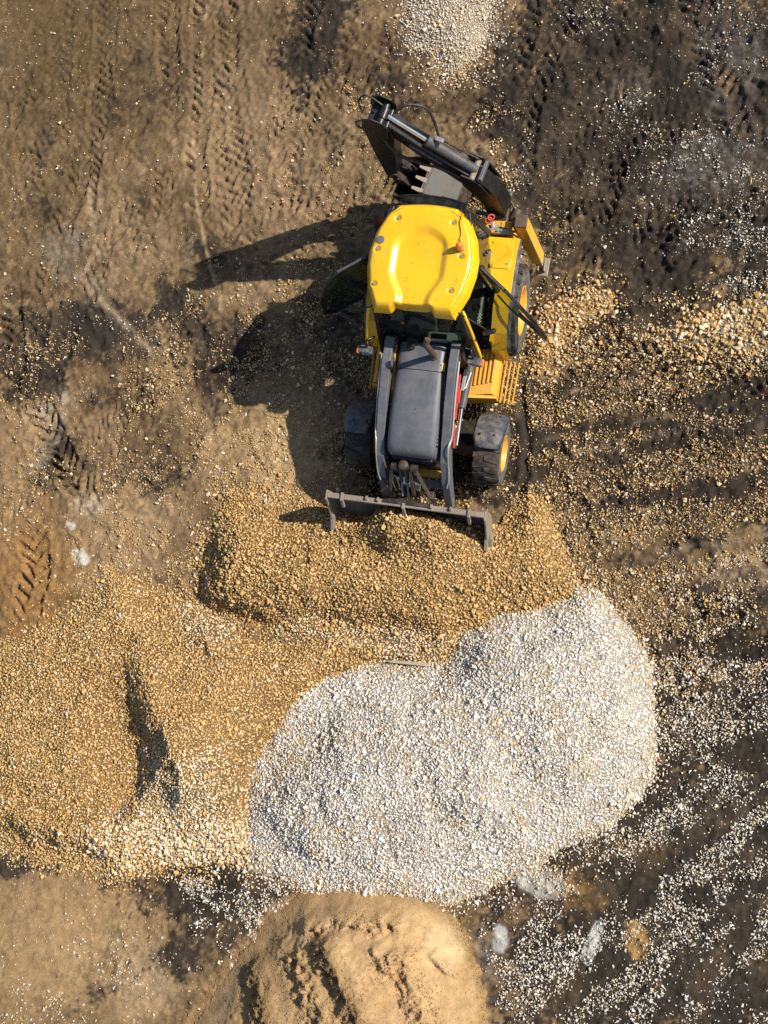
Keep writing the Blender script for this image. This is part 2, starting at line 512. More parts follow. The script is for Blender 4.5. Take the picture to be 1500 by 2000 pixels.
def dark_mask(X, Y):
    B = lambda *a, **k: blob(X, Y, *a, **k)
    m = np.zeros(X.shape)
    for args, s in (((1280, 250, 430, 420, 0), 1.0), ((1400, 860, 360, 240, 0), .85), ((1180, 620, 160, 120, 0), .75), ((1300, 1750, 460, 420, 0), 1.0),
                    ((1420, 1400, 200, 300, 0), .95), ((1120, 760, 120, 60, 15), .8), ((1030, 830, 60, 190, 0), .75),
                    ((170, 650, 230, 90, -10), .75), ((50, 730, 110, 80, 0), .85), ((330, 590, 110, 60, -20), .45), ((620, 60, 90, 190, 0), .75), ((700, 150, 170, 220, 0), .4),
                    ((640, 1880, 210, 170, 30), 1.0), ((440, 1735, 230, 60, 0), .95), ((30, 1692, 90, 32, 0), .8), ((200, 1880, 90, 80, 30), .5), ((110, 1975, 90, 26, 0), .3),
                    ((380, 1850, 110, 60, 10), .5), ((840, 880, 200, 190, 0), .55), ((470, 690, 110, 110, 0), .6), ((440, 490, 80, 50, 0), .5), ((120, 900, 90, 90, -40), .6),  # includes shade put into the soil colour under the loader and beside its cab
                    ((260, 930, 120, 60, 0), .45), ((260, 200, 140, 220, 0), .40), ((130, 420, 150, 90, -20), .38), ((560, 420, 120, 70, 0), .35), ((100, 1000, 120, 40, 0), .3), ((640, 640, 120, 120, 0), .4), ((1000, 240, 140, 260, 0), .55), ((60, 240, 100, 160, 0), .3), ((430, 1100, 50, 120, 0), .5),
                    ((780, 380, 160, 170, 0), .25), ((240, 770, 120, 60, 10), .5), ((1230, 1130, 140, 60, 10), .45), ((1210, 1040, 90, 60, 0), .4), ((30, 480, 50, 130, 0), .3)):
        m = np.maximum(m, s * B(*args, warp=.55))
    n = fbm(X, Y, 1.1, 2, 5)
    n2 = fbm(X, Y, .3, 8, 4)
    n3 = fbm(X, Y, .06, 10, 3)
    return np.clip(m * (.80 + .6 * n2) + (n - .57) * .7 + (n3 - .5) * .40, 0, 1)


def h_ground(X, Y):
    fl = near_loader(X, Y)
    h = .10 * (fbm(X, Y, 2.5, 1, 3) - .5) * (1 - fl)
    dk = dark_mask(X, Y)
    far = 1 - sstep(9, 16, np.hypot(X, Y))
    tr = np.zeros(X.shape)
    tmask = np.zeros(X.shape)
    for i, (P, w, pitch, depth, sl) in enumerate(TRACKS):
        x0, y0 = P.min(0) - .6; x1, y1 = P.max(0) + .6
        sel = (X > x0) & (X < x1) & (Y > y0) & (Y < y1)
        if not sel.any(): continue
        xs, ys = X[sel], Y[sel]
        U, V, Lc = path_uv(xs, ys, P)
        U = U + .13 * (fbm(xs, ys, .30, i, 3) - .5); V = V + .12 * (fbm(xs, ys, .3, i + 3, 3) - .5)
        a = np.abs(V) / (w / 2)
        ph = (U + sl * np.abs(V) + np.where(V > 0, pitch / 2, 0)) / pitch
        f = ph - np.floor(ph)
        lug = sstep(.0, .12, f) * (1 - sstep(.42, .62, f))      # pressed bars with one steep wall
        body = 1 - sstep(.85, 1.1, a)
        ends = sstep(0, .5, U) * (1 - sstep(Lc - .5, Lc, U))
        br = sstep(.25, .6, fbm(xs, ys, .5, i + 7, 3)) * (.35 + 1.1 * fbm(xs, ys, .12, i + 2, 2))
        cen = .35 + .65 * sstep(.04, .16, a)
        berm = np.exp(-((a - 1.12) / .14) ** 2)
        v = ends * (1.35 * depth * br * (body * (-.2 - lug * cen) + .5 * berm * fbm(xs, ys, .12, i, 2)))
        tr[sel] += v; tmask[sel] = np.maximum(tmask[sel], ends * body)
    h = h + tr
    for P, w, depth in RUTS:
        U, V, Lc = path_uv(X, Y, P)
        V = V + .05 * (fbm(X, Y, .3, 5, 2) - .5)
        e = sstep(0, .25, U) * (1 - sstep(Lc - .4, Lc, U))
        h = h + e * depth * (-np.exp(-(V / w) ** 2) + .8 * np.exp(-((np.abs(V) - 2 * w) / w) ** 2))
    U, V, Lc = path_uv(X, Y, SEAM)
    V = V + .03 * (fbm(X, Y, .15, 5, 2) - .5)
    h = h + .014 * np.exp(-(V / .028) ** 2) * sstep(.35, .55, fbm(X, Y, .2, 3, 2))
    churn = (.35 + 1.35 * dk) * (1 - .55 * tmask) * (1 - .75 * fl)
    clod = sstep(.38, .7, fbm(X, Y, .9, 6, 3))
    churn = churn * (1 - .72 * sstep(site(0, 1300)[1], site(0, 1600)[1], Y))
    h = h + far * churn * (.085 * (ridged(X + .10 * fbm(X, Y, .2, 1), Y + .10 * fbm(X, Y, .2, 8), .30, 2, 4) - .4) * (.30 + 1.0 * clod) + .055 * (fbm(X, Y, .11, 9, 4, .6) - .5))
    h = h + far * (.045 * (fbm(X, Y, .075, 4, 2, .7) - .5) + .040 * (ridged(X, Y, .16, 7, 2) - .4) * sstep(.4, .65, fbm(X, Y, .6, 13, 3)))
    smooth_sand = blob(X, Y, 130, 1860, 260, 190, 0) * (1 - dk)
    return h * (1 - .75 * smooth_sand)


def lerp(a, b, t):
    return a * (1 - t[..., None]) + np.asarray(b) * t[..., None]


def soil_colour(X, Y):
    base = np.array([.165, .110, .054])
    c = np.broadcast_to(base, X.shape + (3,)).copy()
    n = fbm(X, Y, .8, 5, 5)
    c = lerp(c, (.245, .165, .092), sstep(.45, .7, n) * .8)
    c = lerp(c, (.105, .066, .034), (1 - sstep(.3, .5, n)) * .7)
    c = lerp(c, (.27, .185, .105), .6 * sstep(.55, .72, fbm(X, Y, .12, 1, 4)))
    c = lerp(c, (.075, .05, .03), .5 * sstep(.56, .74, fbm(X, Y, .16, 14, 4)))
    B = lambda *a, **k: blob(X, Y, *a, **k)
    # sandy, orange and pale earths
    for args, col, s in (((110, 1840, 280, 150, 0), (.36, .235, .115), .9), ((290, 1905, 70, 70, 20), (.36, .255, .145), .85), ((70, 1120, 110, 150, 0), (.27, .145, .05), .8),
                         ((120, 60, 320, 180, 0), (.108, .071, .034), .8), ((420, 120, 200, 160, 0), (.125, .084, .043), .6), ((60, 330, 160, 220, 0), (.14, .092, .044), .6), ((290, 130, 130, 160, 0), (.135, .09, .046), .6), ((480, 280, 120, 240, 0), (.235, .16, .09), .7), ((620, 330, 110, 130, 0), (.27, .18, .10), .6),
                         ((250, 1030, 150, 130, 0), (.33, .22, .12), .6), ((620, 760, 160, 260, 0), (.26, .175, .10), .6), ((560, 880, 160, 120, 0), (.40, .27, .135), .7),
                         ((60, 850, 130, 160, 0), (.30, .195, .10), .6), ((1060, 740, 60, 70, 0), (.33, .21, .10), .6), ((1170, 720, 150, 40, 5), (.33, .21, .095), .6)):
        c = lerp(c, col, s * B(*args))
    dk = dark_mask(X, Y)
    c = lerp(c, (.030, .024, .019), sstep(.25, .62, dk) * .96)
    c = lerp(c, (.085, .060, .038), sstep(.48, .7, fbm(X, Y, .45, 3, 5)) * sstep(.3, .8, dk) * .55)
    brk = sstep(.42, .58, fbm(X, Y, .10, 11, 4, .65))
    for args, col, s in (((1048, 1722, 50, 28, -25), (.40, .38, .34), .8), ((978, 1834, 17, 30, 0), (.46, .45, .43), .85), ((1158, 1840, 13, 44, -20), (.46, .45, .43), .85),
                         ((930, 1880, 60, 60, 0), (.20, .18, .16), .5), ((1128, 1745, 60, 36, -20), (.26, .15, .055), .7), ((1242, 1836, 22, 38, 10), (.36, .205, .075), .85),
                         ((985, 1885, 20, 14, 0), (.30, .17, .06), .6), ((1240, 1660, 60, 26, 0), (.20, .125, .05), .5), ((155, 1086, 22, 14, -35), (.60, .55, .47), .9),
                         ((137, 1026, 14, 8, -30), (.60, .55, .47), .8), ((170, 985, 40, 26, 0), (.42, .36, .28), .6), ((120, 490, 50, 70, 10), (.27, .23, .18), .6), ((185, 560, 34, 40, 0), (.27, .22, .16), .5),
                         ((880, 20, 100, 90, 0), (.50, .43, .34), .75), ((1430, 150, 60, 110, 0), (.13, .12, .105), .5), ((1380, 330, 110, 60, 10), (.15, .135, .12), .5), ((1230, 170, 50, 40, 0), (.17, .15, .13), .5),
                         ((1420, 160, 20, 26, 20), (.25, .15, .06), .7), 
                         ((100, 800, 70, 30, 20), (.30, .25, .19), .6), ((95, 860, 26, 70, -30), (.30, .245, .18), .5),
                         ((1460, 1110, 100, 40, 0), (.36, .27, .17), .5), ((990, 480, 40, 100, 0), (.24, .16, .09), .4), ((560, 850, 60, 60, 0), (.38, .27, .15), .5)):
        sharp = min(args[2:4]) < 31 and s > .75
        c = lerp(c, col, s * B(*args, warp=.32, soft=.22) if sharp else s * B(*args, warp=.5) * (.25 + .75 * brk))
    ds = poly_sd(X, Y, SAND)
    c = lerp(c, (.33, .215, .11), .85 * (1 - sstep(-.02, .16, -ds + .25 * (fbm(X, Y, .16, 5, 4, .6) - .5))))
    U, V, Lc = path_uv(X, Y, SEAM)
    c = lerp(c, (.42, .31, .18), .7 * np.exp(-(V / .03) ** 2) * sstep(.3, .55, fbm(X, Y, .2, 3, 2)))
    U, V, Lc = path_uv(X, Y, STREAK)
    c = lerp(c, (.36, .27, .17), .6 * np.exp(-(V / .07) ** 2) * sstep(.3, .6, fbm(X, Y, .25, 4, 3)))
    for P, w, depth in RUTS[1:8]:
        U, V, Lc = path_uv(X, Y, P)
        c = lerp(c, (.26, .20, .14), .45 * np.exp(-((V + w) / w) ** 2) * sstep(.4, .6, fbm(X, Y, .3, 7, 2)) * sstep(0, .2, U) * (1 - sstep(Lc - .2, Lc, U)))
    f = .66 + .66 * fbm(X, Y, .06, 12, 3, .7)
    c = c * f[..., None]
    out = np.maximum(np.maximum(-7.5 - X, X - 6.9), np.maximum(-8.9 - Y, Y - 10.1))
    return lerp(c, (.12, .085, .05), sstep(0, .6, out))


def axis(lo, hi, step, far):
    mid = np.arange(lo, hi + 1e-6, step)
    out = []
    d = step
    p = 0
    while p < far:
        d *= 1.3; p += d; out.append(p)
    out = np.array(out)
    return np.concatenate([(lo - out)[::-1], mid, hi + out])


gx = axis(-7.5, 6.9, .0285, 400.0)
gy = axis(-8.9, 10.1, .0285, 400.0)
GX, GY = np.meshgrid(gx, gy)
GZ = h_ground(GX, GY)
_out = np.maximum(np.maximum(-7.5 - GX, GX - 6.9), np.maximum(-8.9 - GY, GY - 10.1))
GZ = GZ * (1 - sstep(.1, 1.2, _out)) + .12 * (fbm(GX, GY, 4.0, 2, 3) - .5) * sstep(.1, 1.2, _out)
nx, ny = len(gx), len(gy)


def grid_faces(nx, ny):
    i = np.arange(nx * ny).reshape(ny, nx)
    return np.stack([i[:-1, :-1], i[:-1, 1:], i[1:, 1:], i[1:, :-1]], -1).reshape(-1, 4)


M_EARTH = earth_material('earth', 'soil', 70, .55, .012, .30)
ground = mesh_np('ground', np.stack([GX, GY, GZ], -1).reshape(-1, 3), grid_faces(nx, ny), M_EARTH,
                 color=soil_colour(GX, GY).reshape(-1, 3), smooth=True)
tag(ground, 'churned brown and black mud with tyre prints under the loader', kind='structure')


def heap_mesh(name, P, hf, step, mat, colf, parent, smooth=True):
    x0, y0 = P.min(0) - .3; x1, y1 = P.max(0) + .3
    x1 = min(x1, 9); x0 = max(x0, -9)
    xs = np.arange(x0, x1, step); ys = np.arange(y0, y1, step)
    X, Y = np.meshgrid(xs, ys)
    Z = hf(X, Y)
    g = h_ground(X, Y)
    keep_v = Z > g - .04
    F = grid_faces(len(xs), len(ys))
    kv = keep_v.ravel()
    F = F[kv[F].any(1)]
    used = np.unique(F); remap = np.full(kv.size, -1); remap[used] = np.arange(len(used))
    co = np.stack([X, Y, np.maximum(Z, g - .12)], -1).reshape(-1, 3)[used]
    return mesh_np(name, co, remap[F], mat, parent, colf(co[:, 0], co[:, 1]), smooth=smooth)


def flat_col(c, v=.25):
    def f(x, y):
        return np.array(c)[None, :] * (1 - v + 2 * v * fbm(x, y, .12, 3, 3))[:, None]
    return f


def sand_col(x, y):
    c = np.broadcast_to(np.array([.42, .278, .142]), x.shape + (3,)).copy()
    c = lerp(c, (.40, .255, .12), sstep(.45, .65, fbm(x, y, .5, 3, 4)) * .6)
    c = lerp(c, (.50, .36, .205), .6 * blob(x, y, 872, 1830, 34, 44, 30, 1, .6))
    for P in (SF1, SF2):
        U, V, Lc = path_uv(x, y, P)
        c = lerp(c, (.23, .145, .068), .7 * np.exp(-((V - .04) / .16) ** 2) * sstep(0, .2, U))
    c = lerp(c, (.28, .20, .12), .7 * blob(x, y, 425, 1990, 24, 120, -28))
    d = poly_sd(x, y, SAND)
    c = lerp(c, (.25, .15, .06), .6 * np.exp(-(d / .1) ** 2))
    return c * (.86 + .28 * fbm(x, y, .06, 9, 2))[:, None]

# ================================================================== stones
def stone_variant(seed, n=9, flat=.75):
    r = random.Random(seed)
    bm = bmesh.new()
    for _ in range(n):
        v = Vector((r.gauss(0, 1), r.gauss(0, 1), r.gauss(0, 1))).normalized()
        v = Vector((v.x * 1.0, v.y * r.uniform(.75, 1.0), v.z * flat)) * r.uniform(.85, 1.1)
        bm.verts.new(v)
    bmesh.ops.convex_hull(bm, input=bm.verts[:])
    loose = [v for v in bm.verts if not v.link_faces]
    if loose: bmesh.ops.delete(bm, geom=loose, context='VERTS')
    bmesh.ops.triangulate(bm, faces=bm.faces[:])
    bm.normal_update()
    bm.verts.index_update()
    co = np.array([v.co[:] for v in bm.verts]); f = np.array([[v.index for v in fc.verts] for fc in bm.faces])
    bm.free()
    co -= co.mean(0)
    co /= np.abs(co[:, :2]).max()
    return co, f


BIGV = [stone_variant(100 + i, 12, .8) for i in range(16)]
MASSV = [stone_variant(200 + i, 8, .85) for i in range(24)]
SMALLV = [stone_variant(300 + i, 7, .75) for i in range(14)]
TINYV = [stone_variant(500 + i, 5, .8) for i in range(10)]


def rot_mats(n):
    a = RNG.random(n) * 2 * np.pi
    tx = RNG.normal(0, .45, n); ty = RNG.normal(0, .45, n)
    ca, sa = np.cos(a), np.sin(a); cx, sx = np.cos(tx), np.sin(tx); cy, sy = np.cos(ty), np.sin(ty)
    Rz = np.zeros((n, 3, 3)); Rz[:, 0, 0] = ca; Rz[:, 0, 1] = -sa; Rz[:, 1, 0] = sa; Rz[:, 1, 1] = ca; Rz[:, 2, 2] = 1
    Rx = np.zeros((n, 3, 3)); Rx[:, 0, 0] = 1; Rx[:, 1, 1] = cx; Rx[:, 1, 2] = -sx; Rx[:, 2, 1] = sx; Rx[:, 2, 2] = cx
    Ry = np.zeros((n, 3, 3)); Ry[:, 1, 1] = 1; Ry[:, 0, 0] = cy; Ry[:, 0, 2] = sy; Ry[:, 2, 0] = -sy; Ry[:, 2, 2] = cy
    return Rx @ Ry @ Rz


def stone_mass(name, pos, size, col, variants, parent=None):
    n = len(pos)
    Rm = rot_mats(n)
    vi = RNG.integers(0, len(variants), n)
    asp = np.stack([size, size * RNG.uniform(.7, 1, n), size * RNG.uniform(.65, 1, n)], -1)
    VS, FS, CS = [], [], []
    off = 0
    for k, (co, f) in enumerate(variants):
        s = np.where(vi == k)[0]
        if not len(s): continue
        v = np.einsum('nij,nvj->nvi', Rm[s], co[None] * asp[s][:, None, :]) + pos[s][:, None, :]
        VS.append(v.reshape(-1, 3))
        FS.append((f[None] + (np.arange(len(s)) * len(co))[:, None, None] + off).reshape(-1, 3))
        CS.append(np.repeat(col[s], len(co), axis=0))
        off += len(s) * len(co)
    o = mesh_np(name, np.concatenate(VS), np.concatenate(FS), M_STONE, parent, np.concatenate(CS), 'tint')
    o['kind'] = 'stuff'
    return o


M_STONE = stone_material('stone')
TAN = np.array([[.52, .335, .145], [.58, .39, .185], [.47, .295, .12], [.62, .44, .23], [.40, .245, .095], [.54, .355, .16]]) * np.array([1.02, 1.01, .93])
CREAM = np.array([[.70, .62, .50], [.62, .54, .43], [.74, .68, .58], [.58, .46, .31], [.50, .45, .38]])
PALE = np.array([[.62, .49, .31], [.68, .57, .41], [.58, .43, .24], [.72, .64, .52], [.54, .37, .18]])
WHT = np.array([[.84, .80, .74], [.78, .73, .68], [.86, .83, .79], [.74, .63, .48], [.60, .57, .55], [.78, .70, .60], [.66, .52, .34], [.80, .76, .70], [.76, .72, .70]])
GREYW = np.array([[.62, .59, .54], [.50, .48, .45], [.70, .66, .60], [.55, .46, .34], [.40, .38, .36]])
SINGLE = {'tan': single_stone_material('tan_stone', TAN.tolist()), 'pale': single_stone_material('pale_stone', PALE.tolist()),
          'white': single_stone_material('white_stone', WHT.tolist())}
SINGLE_MESH = {}


def single_mesh(kind, k):
    if (kind, k) not in SINGLE_MESH:
        co, f = BIGV[k]
        me = bpy.data.meshes.new('stone')
        me.from_pydata(co.tolist(), [], f.tolist())
        me.materials.append(SINGLE[kind])
        SINGLE_MESH[(kind, k)] = me
    return SINGLE_MESH[(kind, k)]


def single_stones(pos, size, kind, parent):
    for p, s in zip(pos, size):
        o = bpy.data.objects.new('stone', single_mesh(kind, random.randrange(len(BIGV))))
        o.location = p
        o.scale = (s, s * random.uniform(.72, 1), s * random.uniform(.6, .85))
        o.rotation_euler = (random.gauss(0, .3), random.gauss(0, .3), random.uniform(0, 6.28))
        o.parent = parent
        COL.objects.link(o)


def pick(cols, n):
    c = cols[RNG.integers(0, len(cols), n)]
    return c * RNG.uniform(.82, 1.14, n)[:, None]


def spread(P, hf, spacing, layers=2, margin=.0, fringe=.20):
    """jittered points over a heap: returns x, y, z, distance inside"""
    x0, y0 = P.min(0) - .3; x1, y1 = P.max(0) + .3
    x0, x1 = max(x0, -7.6), min(x1, 7.0); y0, y1 = max(y0, -8.9), min(y1, 10.0)
    out = []
    for k in range(layers):
        xs, ys = np.meshgrid(np.arange(x0, x1, spacing), np.arange(y0, y1, spacing * .9))
        xs = xs + (np.arange(xs.shape[0]) % 2)[:, None] * spacing * .5
        x = xs.ravel() + RNG.uniform(-.5, .5, xs.size) * spacing; y = ys.ravel() + RNG.uniform(-.5, .5, xs.size) * spacing
        z = hf(x, y); g = h_ground(x, y)
        d = z - g
        keep = (d > 0) | ((d > -fringe) & (RNG.random(x.size) < np.exp(d / (fringe * .35)) * .7))
        out.append(np.stack([x, y, np.maximum(z, g), d], -1)[keep])
    return np.concatenate(out)


def stone_heap(name, label, cat, P, hf, mat_col, spacing, rad, colour, n_single, single_kind, group=None, sizef=None, jit=.70, step=.05):
    root = empty(name, (0, 0, 0))
    tag(root, label, cat, group)
    heap_mesh('mound', P, hf, step, M_MOUND, flat_col(mat_col), root)  # darker than its stones: shade of the gaps put into the colour
    p = spread(P, hf, spacing)
    n = len(p)
    size = rad * np.exp(RNG.normal(0, .28, n))
    if sizef is not None: size = size * sizef(p[:, 0], p[:, 1])
    size = np.clip(size, rad * .45, rad * 2.6)
    pos = p[:, :3].copy(); pos[:, 2] += size * (RNG.random(n) ** 1.5 * jit - .15)
    col = colour(p[:, 0], p[:, 1], n)
    # the largest in view become stones of their own
    inview = in_frame(p[:, 0], p[:, 1])
    order = np.argsort(-np.where(inview, size, 0))[:n_single]
    m = np.ones(n, bool); m[order] = False
    sp = pos[order].copy(); sp[:, 2] += size[order] * .35
    ps = np.minimum(size[order], rad * 2.1)
    if callable(single_kind):
        w = single_kind(sp[:, 0], sp[:, 1]) > RNG.random(len(sp))
        single_stones(sp[w].tolist(), ps[w].tolist(), 'pale', root); single_stones(sp[~w].tolist(), ps[~w].tolist(), 'tan', root)
    else:
        single_stones(sp.tolist(), ps.tolist(), single_kind, root)
    stone_mass('gravel', pos[m], size[m], col[m], MASSV, root)
    return root


def in_frame(x, y):
    d = np.stack([x - CAM[0], y - CAM[1], np.full(x.shape, -CAM[2])], -1)
    z = d @ FW
    return (np.abs(d @ RT / z * FOC) < 740) & (np.abs(d @ UP / z * FOC) < 990)


M_MOUND = earth_material('mound', 'soil', 45, .8, .03, .4)


def mix_cols(a, b, pb):
    def f(x, y, n):
        t = RNG.random(n) < pb(x, y)
        return np.where(t[:, None], pick(b, n), pick(a, n))
    return f


def p_left(x, y):
    return np.clip(.12 + .85 * np.maximum(blob(x, y, 430, 1640, 260, 80, 0), np.maximum(blob(x, y, 400, 1560, 120, 120, 0), .8 * blob(x, y, 420, 1222, 60, 50, -40))), 0, 1)


def p_wind(x, y):
    return np.clip(.05 + .9 * np.maximum(blob(x, y, 760, 1248, 170, 34, -8), .5 * blob(x, y, 620, 1240, 120, 30, 0)), 0, 1)


def size_left(x, y):
    return 1 + .45 * blob(x, y, 420, 1660, 330, 60, 0)


stone_heap('gravel_heap', 'wide ochre gravel heap with a dark trench, left of the white gravel', 'gravel heap', TANL, h_tanl, (.24, .145, .058),
           .0415, .0225, mix_cols(TAN, PALE, p_left), 290, p_left, sizef=size_left)
stone_heap('gravel_heap', 'ochre gravel heap pushed up in front of the loader bucket', 'gravel heap', WIND, h_wind, (.24, .145, .058),
           .0430, .0235, mix_cols(TAN, PALE, p_wind), 290, 'tan')
stone_heap('gravel_heap', 'large rounded heap of white crushed stone', 'gravel heap', WHITE, h_white, (.40, .36, .31),
           .0405, .0212, mix_cols(WHT, PALE, lambda x, y: np.clip(.08 + .35 * sstep(.5, .75, fbm(x, y, .5, 6, 3)) + .65 * (1 - sstep(0, .30, poly_sd(x, y, WHITE))), 0, .8)), 290, 'white', jit=.55)
stone_heap('gravel_heap', 'small pale gravel heap cut by the top edge of the photo', 'gravel heap', TOPH, h_toph, (.38, .32, .25),
           .040, .019, mix_cols(CREAM, PALE, lambda x, y: np.clip(.25 + .9 * blob(x, y, 885, 125, 50, 30, 0), 0, 1)), 60, 'pale')
stone_heap('gravel_heap', 'low ochre gravel ridge beside the loader rear wheel', 'gravel heap', RIDGE, h_ridge, (.32, .2, .09),
           .056, .027, mix_cols(TAN, PALE, lambda x, y: np.full(x.shape, .30)), 120, lambda x, y: np.full(x.shape, .4))
stone_heap('gravel_heap', 'low heap of coarse pale stones at the right edge', 'gravel heap', EDGEH, h_edge, (.34, .26, .16),
           .068, .034, mix_cols(PALE, TAN, lambda x, y: np.full(x.shape, .65)), 160, lambda x, y: np.full(x.shape, .4))

# sand mound
sand = empty('sand_heap')
tag(sand, 'heap of fine light brown sand with shovelled furrows at the bottom edge', 'sand heap')
M_SAND = earth_material('sand', 'soil', 70, .65, .016, .18)
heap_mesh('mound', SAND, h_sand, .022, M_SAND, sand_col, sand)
_x = RNG.uniform(SAND[:, 0].min(), SAND[:, 0].max(), 90000); _y = RNG.uniform(-8.6, SAND[:, 1].max() + .2, 90000)
_z = h_sand(_x, _y); _ro = h_sand.rough; _e = poly_sd(_x, _y, SAND)
_k = (RNG.random(len(_x)) < np.clip(.75 * _ro + .10 * sstep(.5, .7, fbm(_x, _y, .4, 3, 3)) + .35 * np.exp(-(_e / .10) ** 2), .015, 1)) & (_e > -.12) & (_z > h_ground(_x, _y) - .10)
_x, _y, _z = _x[_k], _y[_k], np.maximum(_z[_k], h_ground(_x[_k], _y[_k]))
_s = .008 * (1 - RNG.random(len(_x)) * .93) ** (-1 / 2.6)
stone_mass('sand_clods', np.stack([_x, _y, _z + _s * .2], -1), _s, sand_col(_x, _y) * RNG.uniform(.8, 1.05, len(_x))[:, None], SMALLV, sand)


# ---- loose stones on the ground
def surface(x, y):
    z = h_ground(x, y)
    return z


HEAPS = ((TANL, h_tanl), (WIND, h_wind), (WHITE, h_white), (TOPH, h_toph), (RIDGE, h_ridge), (EDGEH, h_edge), (SAND, h_sand))


def dens_tan(x, y):
    m = np.full(x.shape, .022)
    for a, s in (((1260, 1010, 360, 330, 0), .75), ((1230, 1090, 170, 180, 0), 1.0), ((1130, 1060, 120, 160, 0), .9), ((1180, 1200, 180, 90, -10), .75), ((1330, 710, 280, 90, 0), .85), ((1100, 690, 150, 70, 0), .8), ((1040, 960, 60, 90, 0), .9),
                 ((560, 880, 190, 200, 0), .75), ((530, 965, 120, 50, 0), 1.4), ((300, 1110, 130, 40, -10), 1.2), ((480, 760, 130, 140, 0), .5), ((250, 1000, 260, 180, 0), .30), ((320, 1090, 200, 70, 0), .75), ((480, 610, 150, 110, 0), .38), ((340, 740, 120, 110, 0), .4), ((100, 680, 70, 50, 0), .5),
                 ((620, 940, 120, 80, 0), .8), ((660, 720, 150, 190, 0), .85), ((880, 900, 140, 120, 0), .4), ((690, 195, 60, 40, 0), .55), ((960, 330, 60, 140, 0), .5), ((1060, 500, 90, 110, 0), .45), ((640, 350, 140, 130, 0), .22),
                 ((1280, 430, 60, 40, 0), .3), ((450, 1110, 70, 130, 0), .9), ((120, 1690, 200, 20, -4), .5), ((420, 1705, 120, 22, 4), .6), ((1290, 1270, 90, 80, 0), .5), ((885, 130, 70, 40, 0), .6), ((40, 800, 140, 160, 0), .18)):
        m = np.maximum(m, s * blob(x, y, *a, warp=.5))
    return m


def dens_white(x, y):
    m = np.full(x.shape, .015)
    for a, s in (((1230, 210, 80, 60, 0), .45), ((1280, 260, 110, 60, 0), .35), ((1380, 370, 170, 110, 0), .8), ((1480, 500, 90, 190, 0), .95), ((1440, 100, 90, 130, 0), .35), ((1140, 30, 60, 50, 0), .35), ((1000, 320, 40, 90, 0), .4),
                 ((1410, 1640, 180, 200, 0), 1.25), ((1410, 1860, 200, 220, 0), 1.2), ((1470, 1390, 120, 200, 0), .4), ((1340, 1430, 60, 220, 0), .5), ((1110, 1890, 200, 90, 0), .8), ((470, 1800, 75, 60, -20), 1.3), ((450, 1730, 120, 40, 0), .6),
                 ((230, 1880, 110, 70, 0), .12), ((100, 1970, 120, 40, 0), .14), ((1080, 1770, 130, 60, -20), .45), ((880, 50, 100, 90, 0), .7), ((1200, 1560, 120, 40, 40), .3), ((1470, 1130, 70, 60, 0), .5), ((560, 1830, 60, 120, 35), .3), ((180, 640, 200, 60, 0), .07)):
        m = np.maximum(m, s * blob(x, y, *a, warp=.5))
    return m


def fan(x, y):
    """rake marks of the bucket: streaks running out to the right of the loader and up the right-hand side"""
    ox, oy = site(900, 1000)
    th = np.where(y < site(0, 1350)[1], R(38), R(9))
    u = (x - ox) * np.cos(th) + (y - oy) * np.sin(th); v = -(x - ox) * np.sin(th) + (y - oy) * np.cos(th)
    n = .62 * fbm(u * .14, v, .36, 5, 3) + .38 * fbm(x, y, .30, 9, 4)
    return n


def loose(n_try, lo, hi, power, dens, cols, streak, var, edge=(.40, .60), big_low=1.0):
    x = RNG.uniform(-7.2, 6.6, n_try); y = RNG.uniform(-8.5, 9.7, n_try)
    d = dens(x, y)
    nz = fan(x, y) if streak else fbm(x, y, .35, 4, 4)
    right = sstep(*(site(980, 900)[0], site(1080, 900)[0]), x) if streak else 0
    nz = np.where(right > .5, nz, fbm(x, y, .35, 4, 4)) if streak else nz
    acc = d * (.06 + 1.9 * sstep(edge[0], edge[1], nz)) > RNG.random(n_try)
    acc &= in_frame2(x, y)
    x, y = x[acc], y[acc]
    for P, hf in HEAPS:
        k = hf(x, y) < h_ground(x, y) + .01
        x, y = x[k], y[k]
    n = len(x)
    size = lo * (1 - RNG.random(n) * (1 - (lo / hi) ** power)) ** (-1 / power)
    size = size * np.where(y < -1.0, big_low, 1.0)
    z = h_ground(x, y) + size * RNG.uniform(.0, .5, n)
    return np.stack([x, y, z], -1), size, pick(cols, n)


def in_frame2(x, y):
    d = np.stack([x - CAM[0], y - CAM[1], np.full(x.shape, -CAM[2])], -1)
    z = d @ FW
    return (np.abs(d @ RT / z * FOC) < 800) & (np.abs(d @ UP / z * FOC) < 1060)


TANMIX = np.concatenate([TAN, TAN, PALE])
WMIX = np.concatenate([CREAM, CREAM, WHT, GREYW * np.array([1.0, .96, .88])])
A = loose(360000, .011, .040, 2.2, dens_tan, TANMIX, True, SMALLV, (.34, .64))
B = loose(300000, .0115, .034, 1.9, lambda x, y: dens_white(x, y) * np.where(y > 1.0, .38, 1.0), WMIX, True, SMALLV, big_low=1.12)
pos = np.concatenate([A[0], B[0]]); size = np.concatenate([A[1], B[1]]); col = np.concatenate([A[2], B[2]])
isw = np.concatenate([np.zeros(len(A[0]), bool), np.ones(len(B[0]), bool)])
inv = in_frame(pos[:, 0], pos[:, 1])
order = np.argsort(-np.where(inv, size, 0))[:290]
m = np.ones(len(pos), bool); m[order] = False
for w in (False, True):
    o_ = order[isw[order] == w]
    single_stones(pos[o_].tolist(), size[o_].tolist(), 'white' if w else 'pale', ground)
gr = stone_mass('loose_gravel', pos[m], size[m], col[m], SMALLV, ground)
T1 = loose(430000, .0058, .012, 2.0, lambda x, y: .012 + .5 * dens_tan(x, y), TANMIX * .9, True, TINYV)
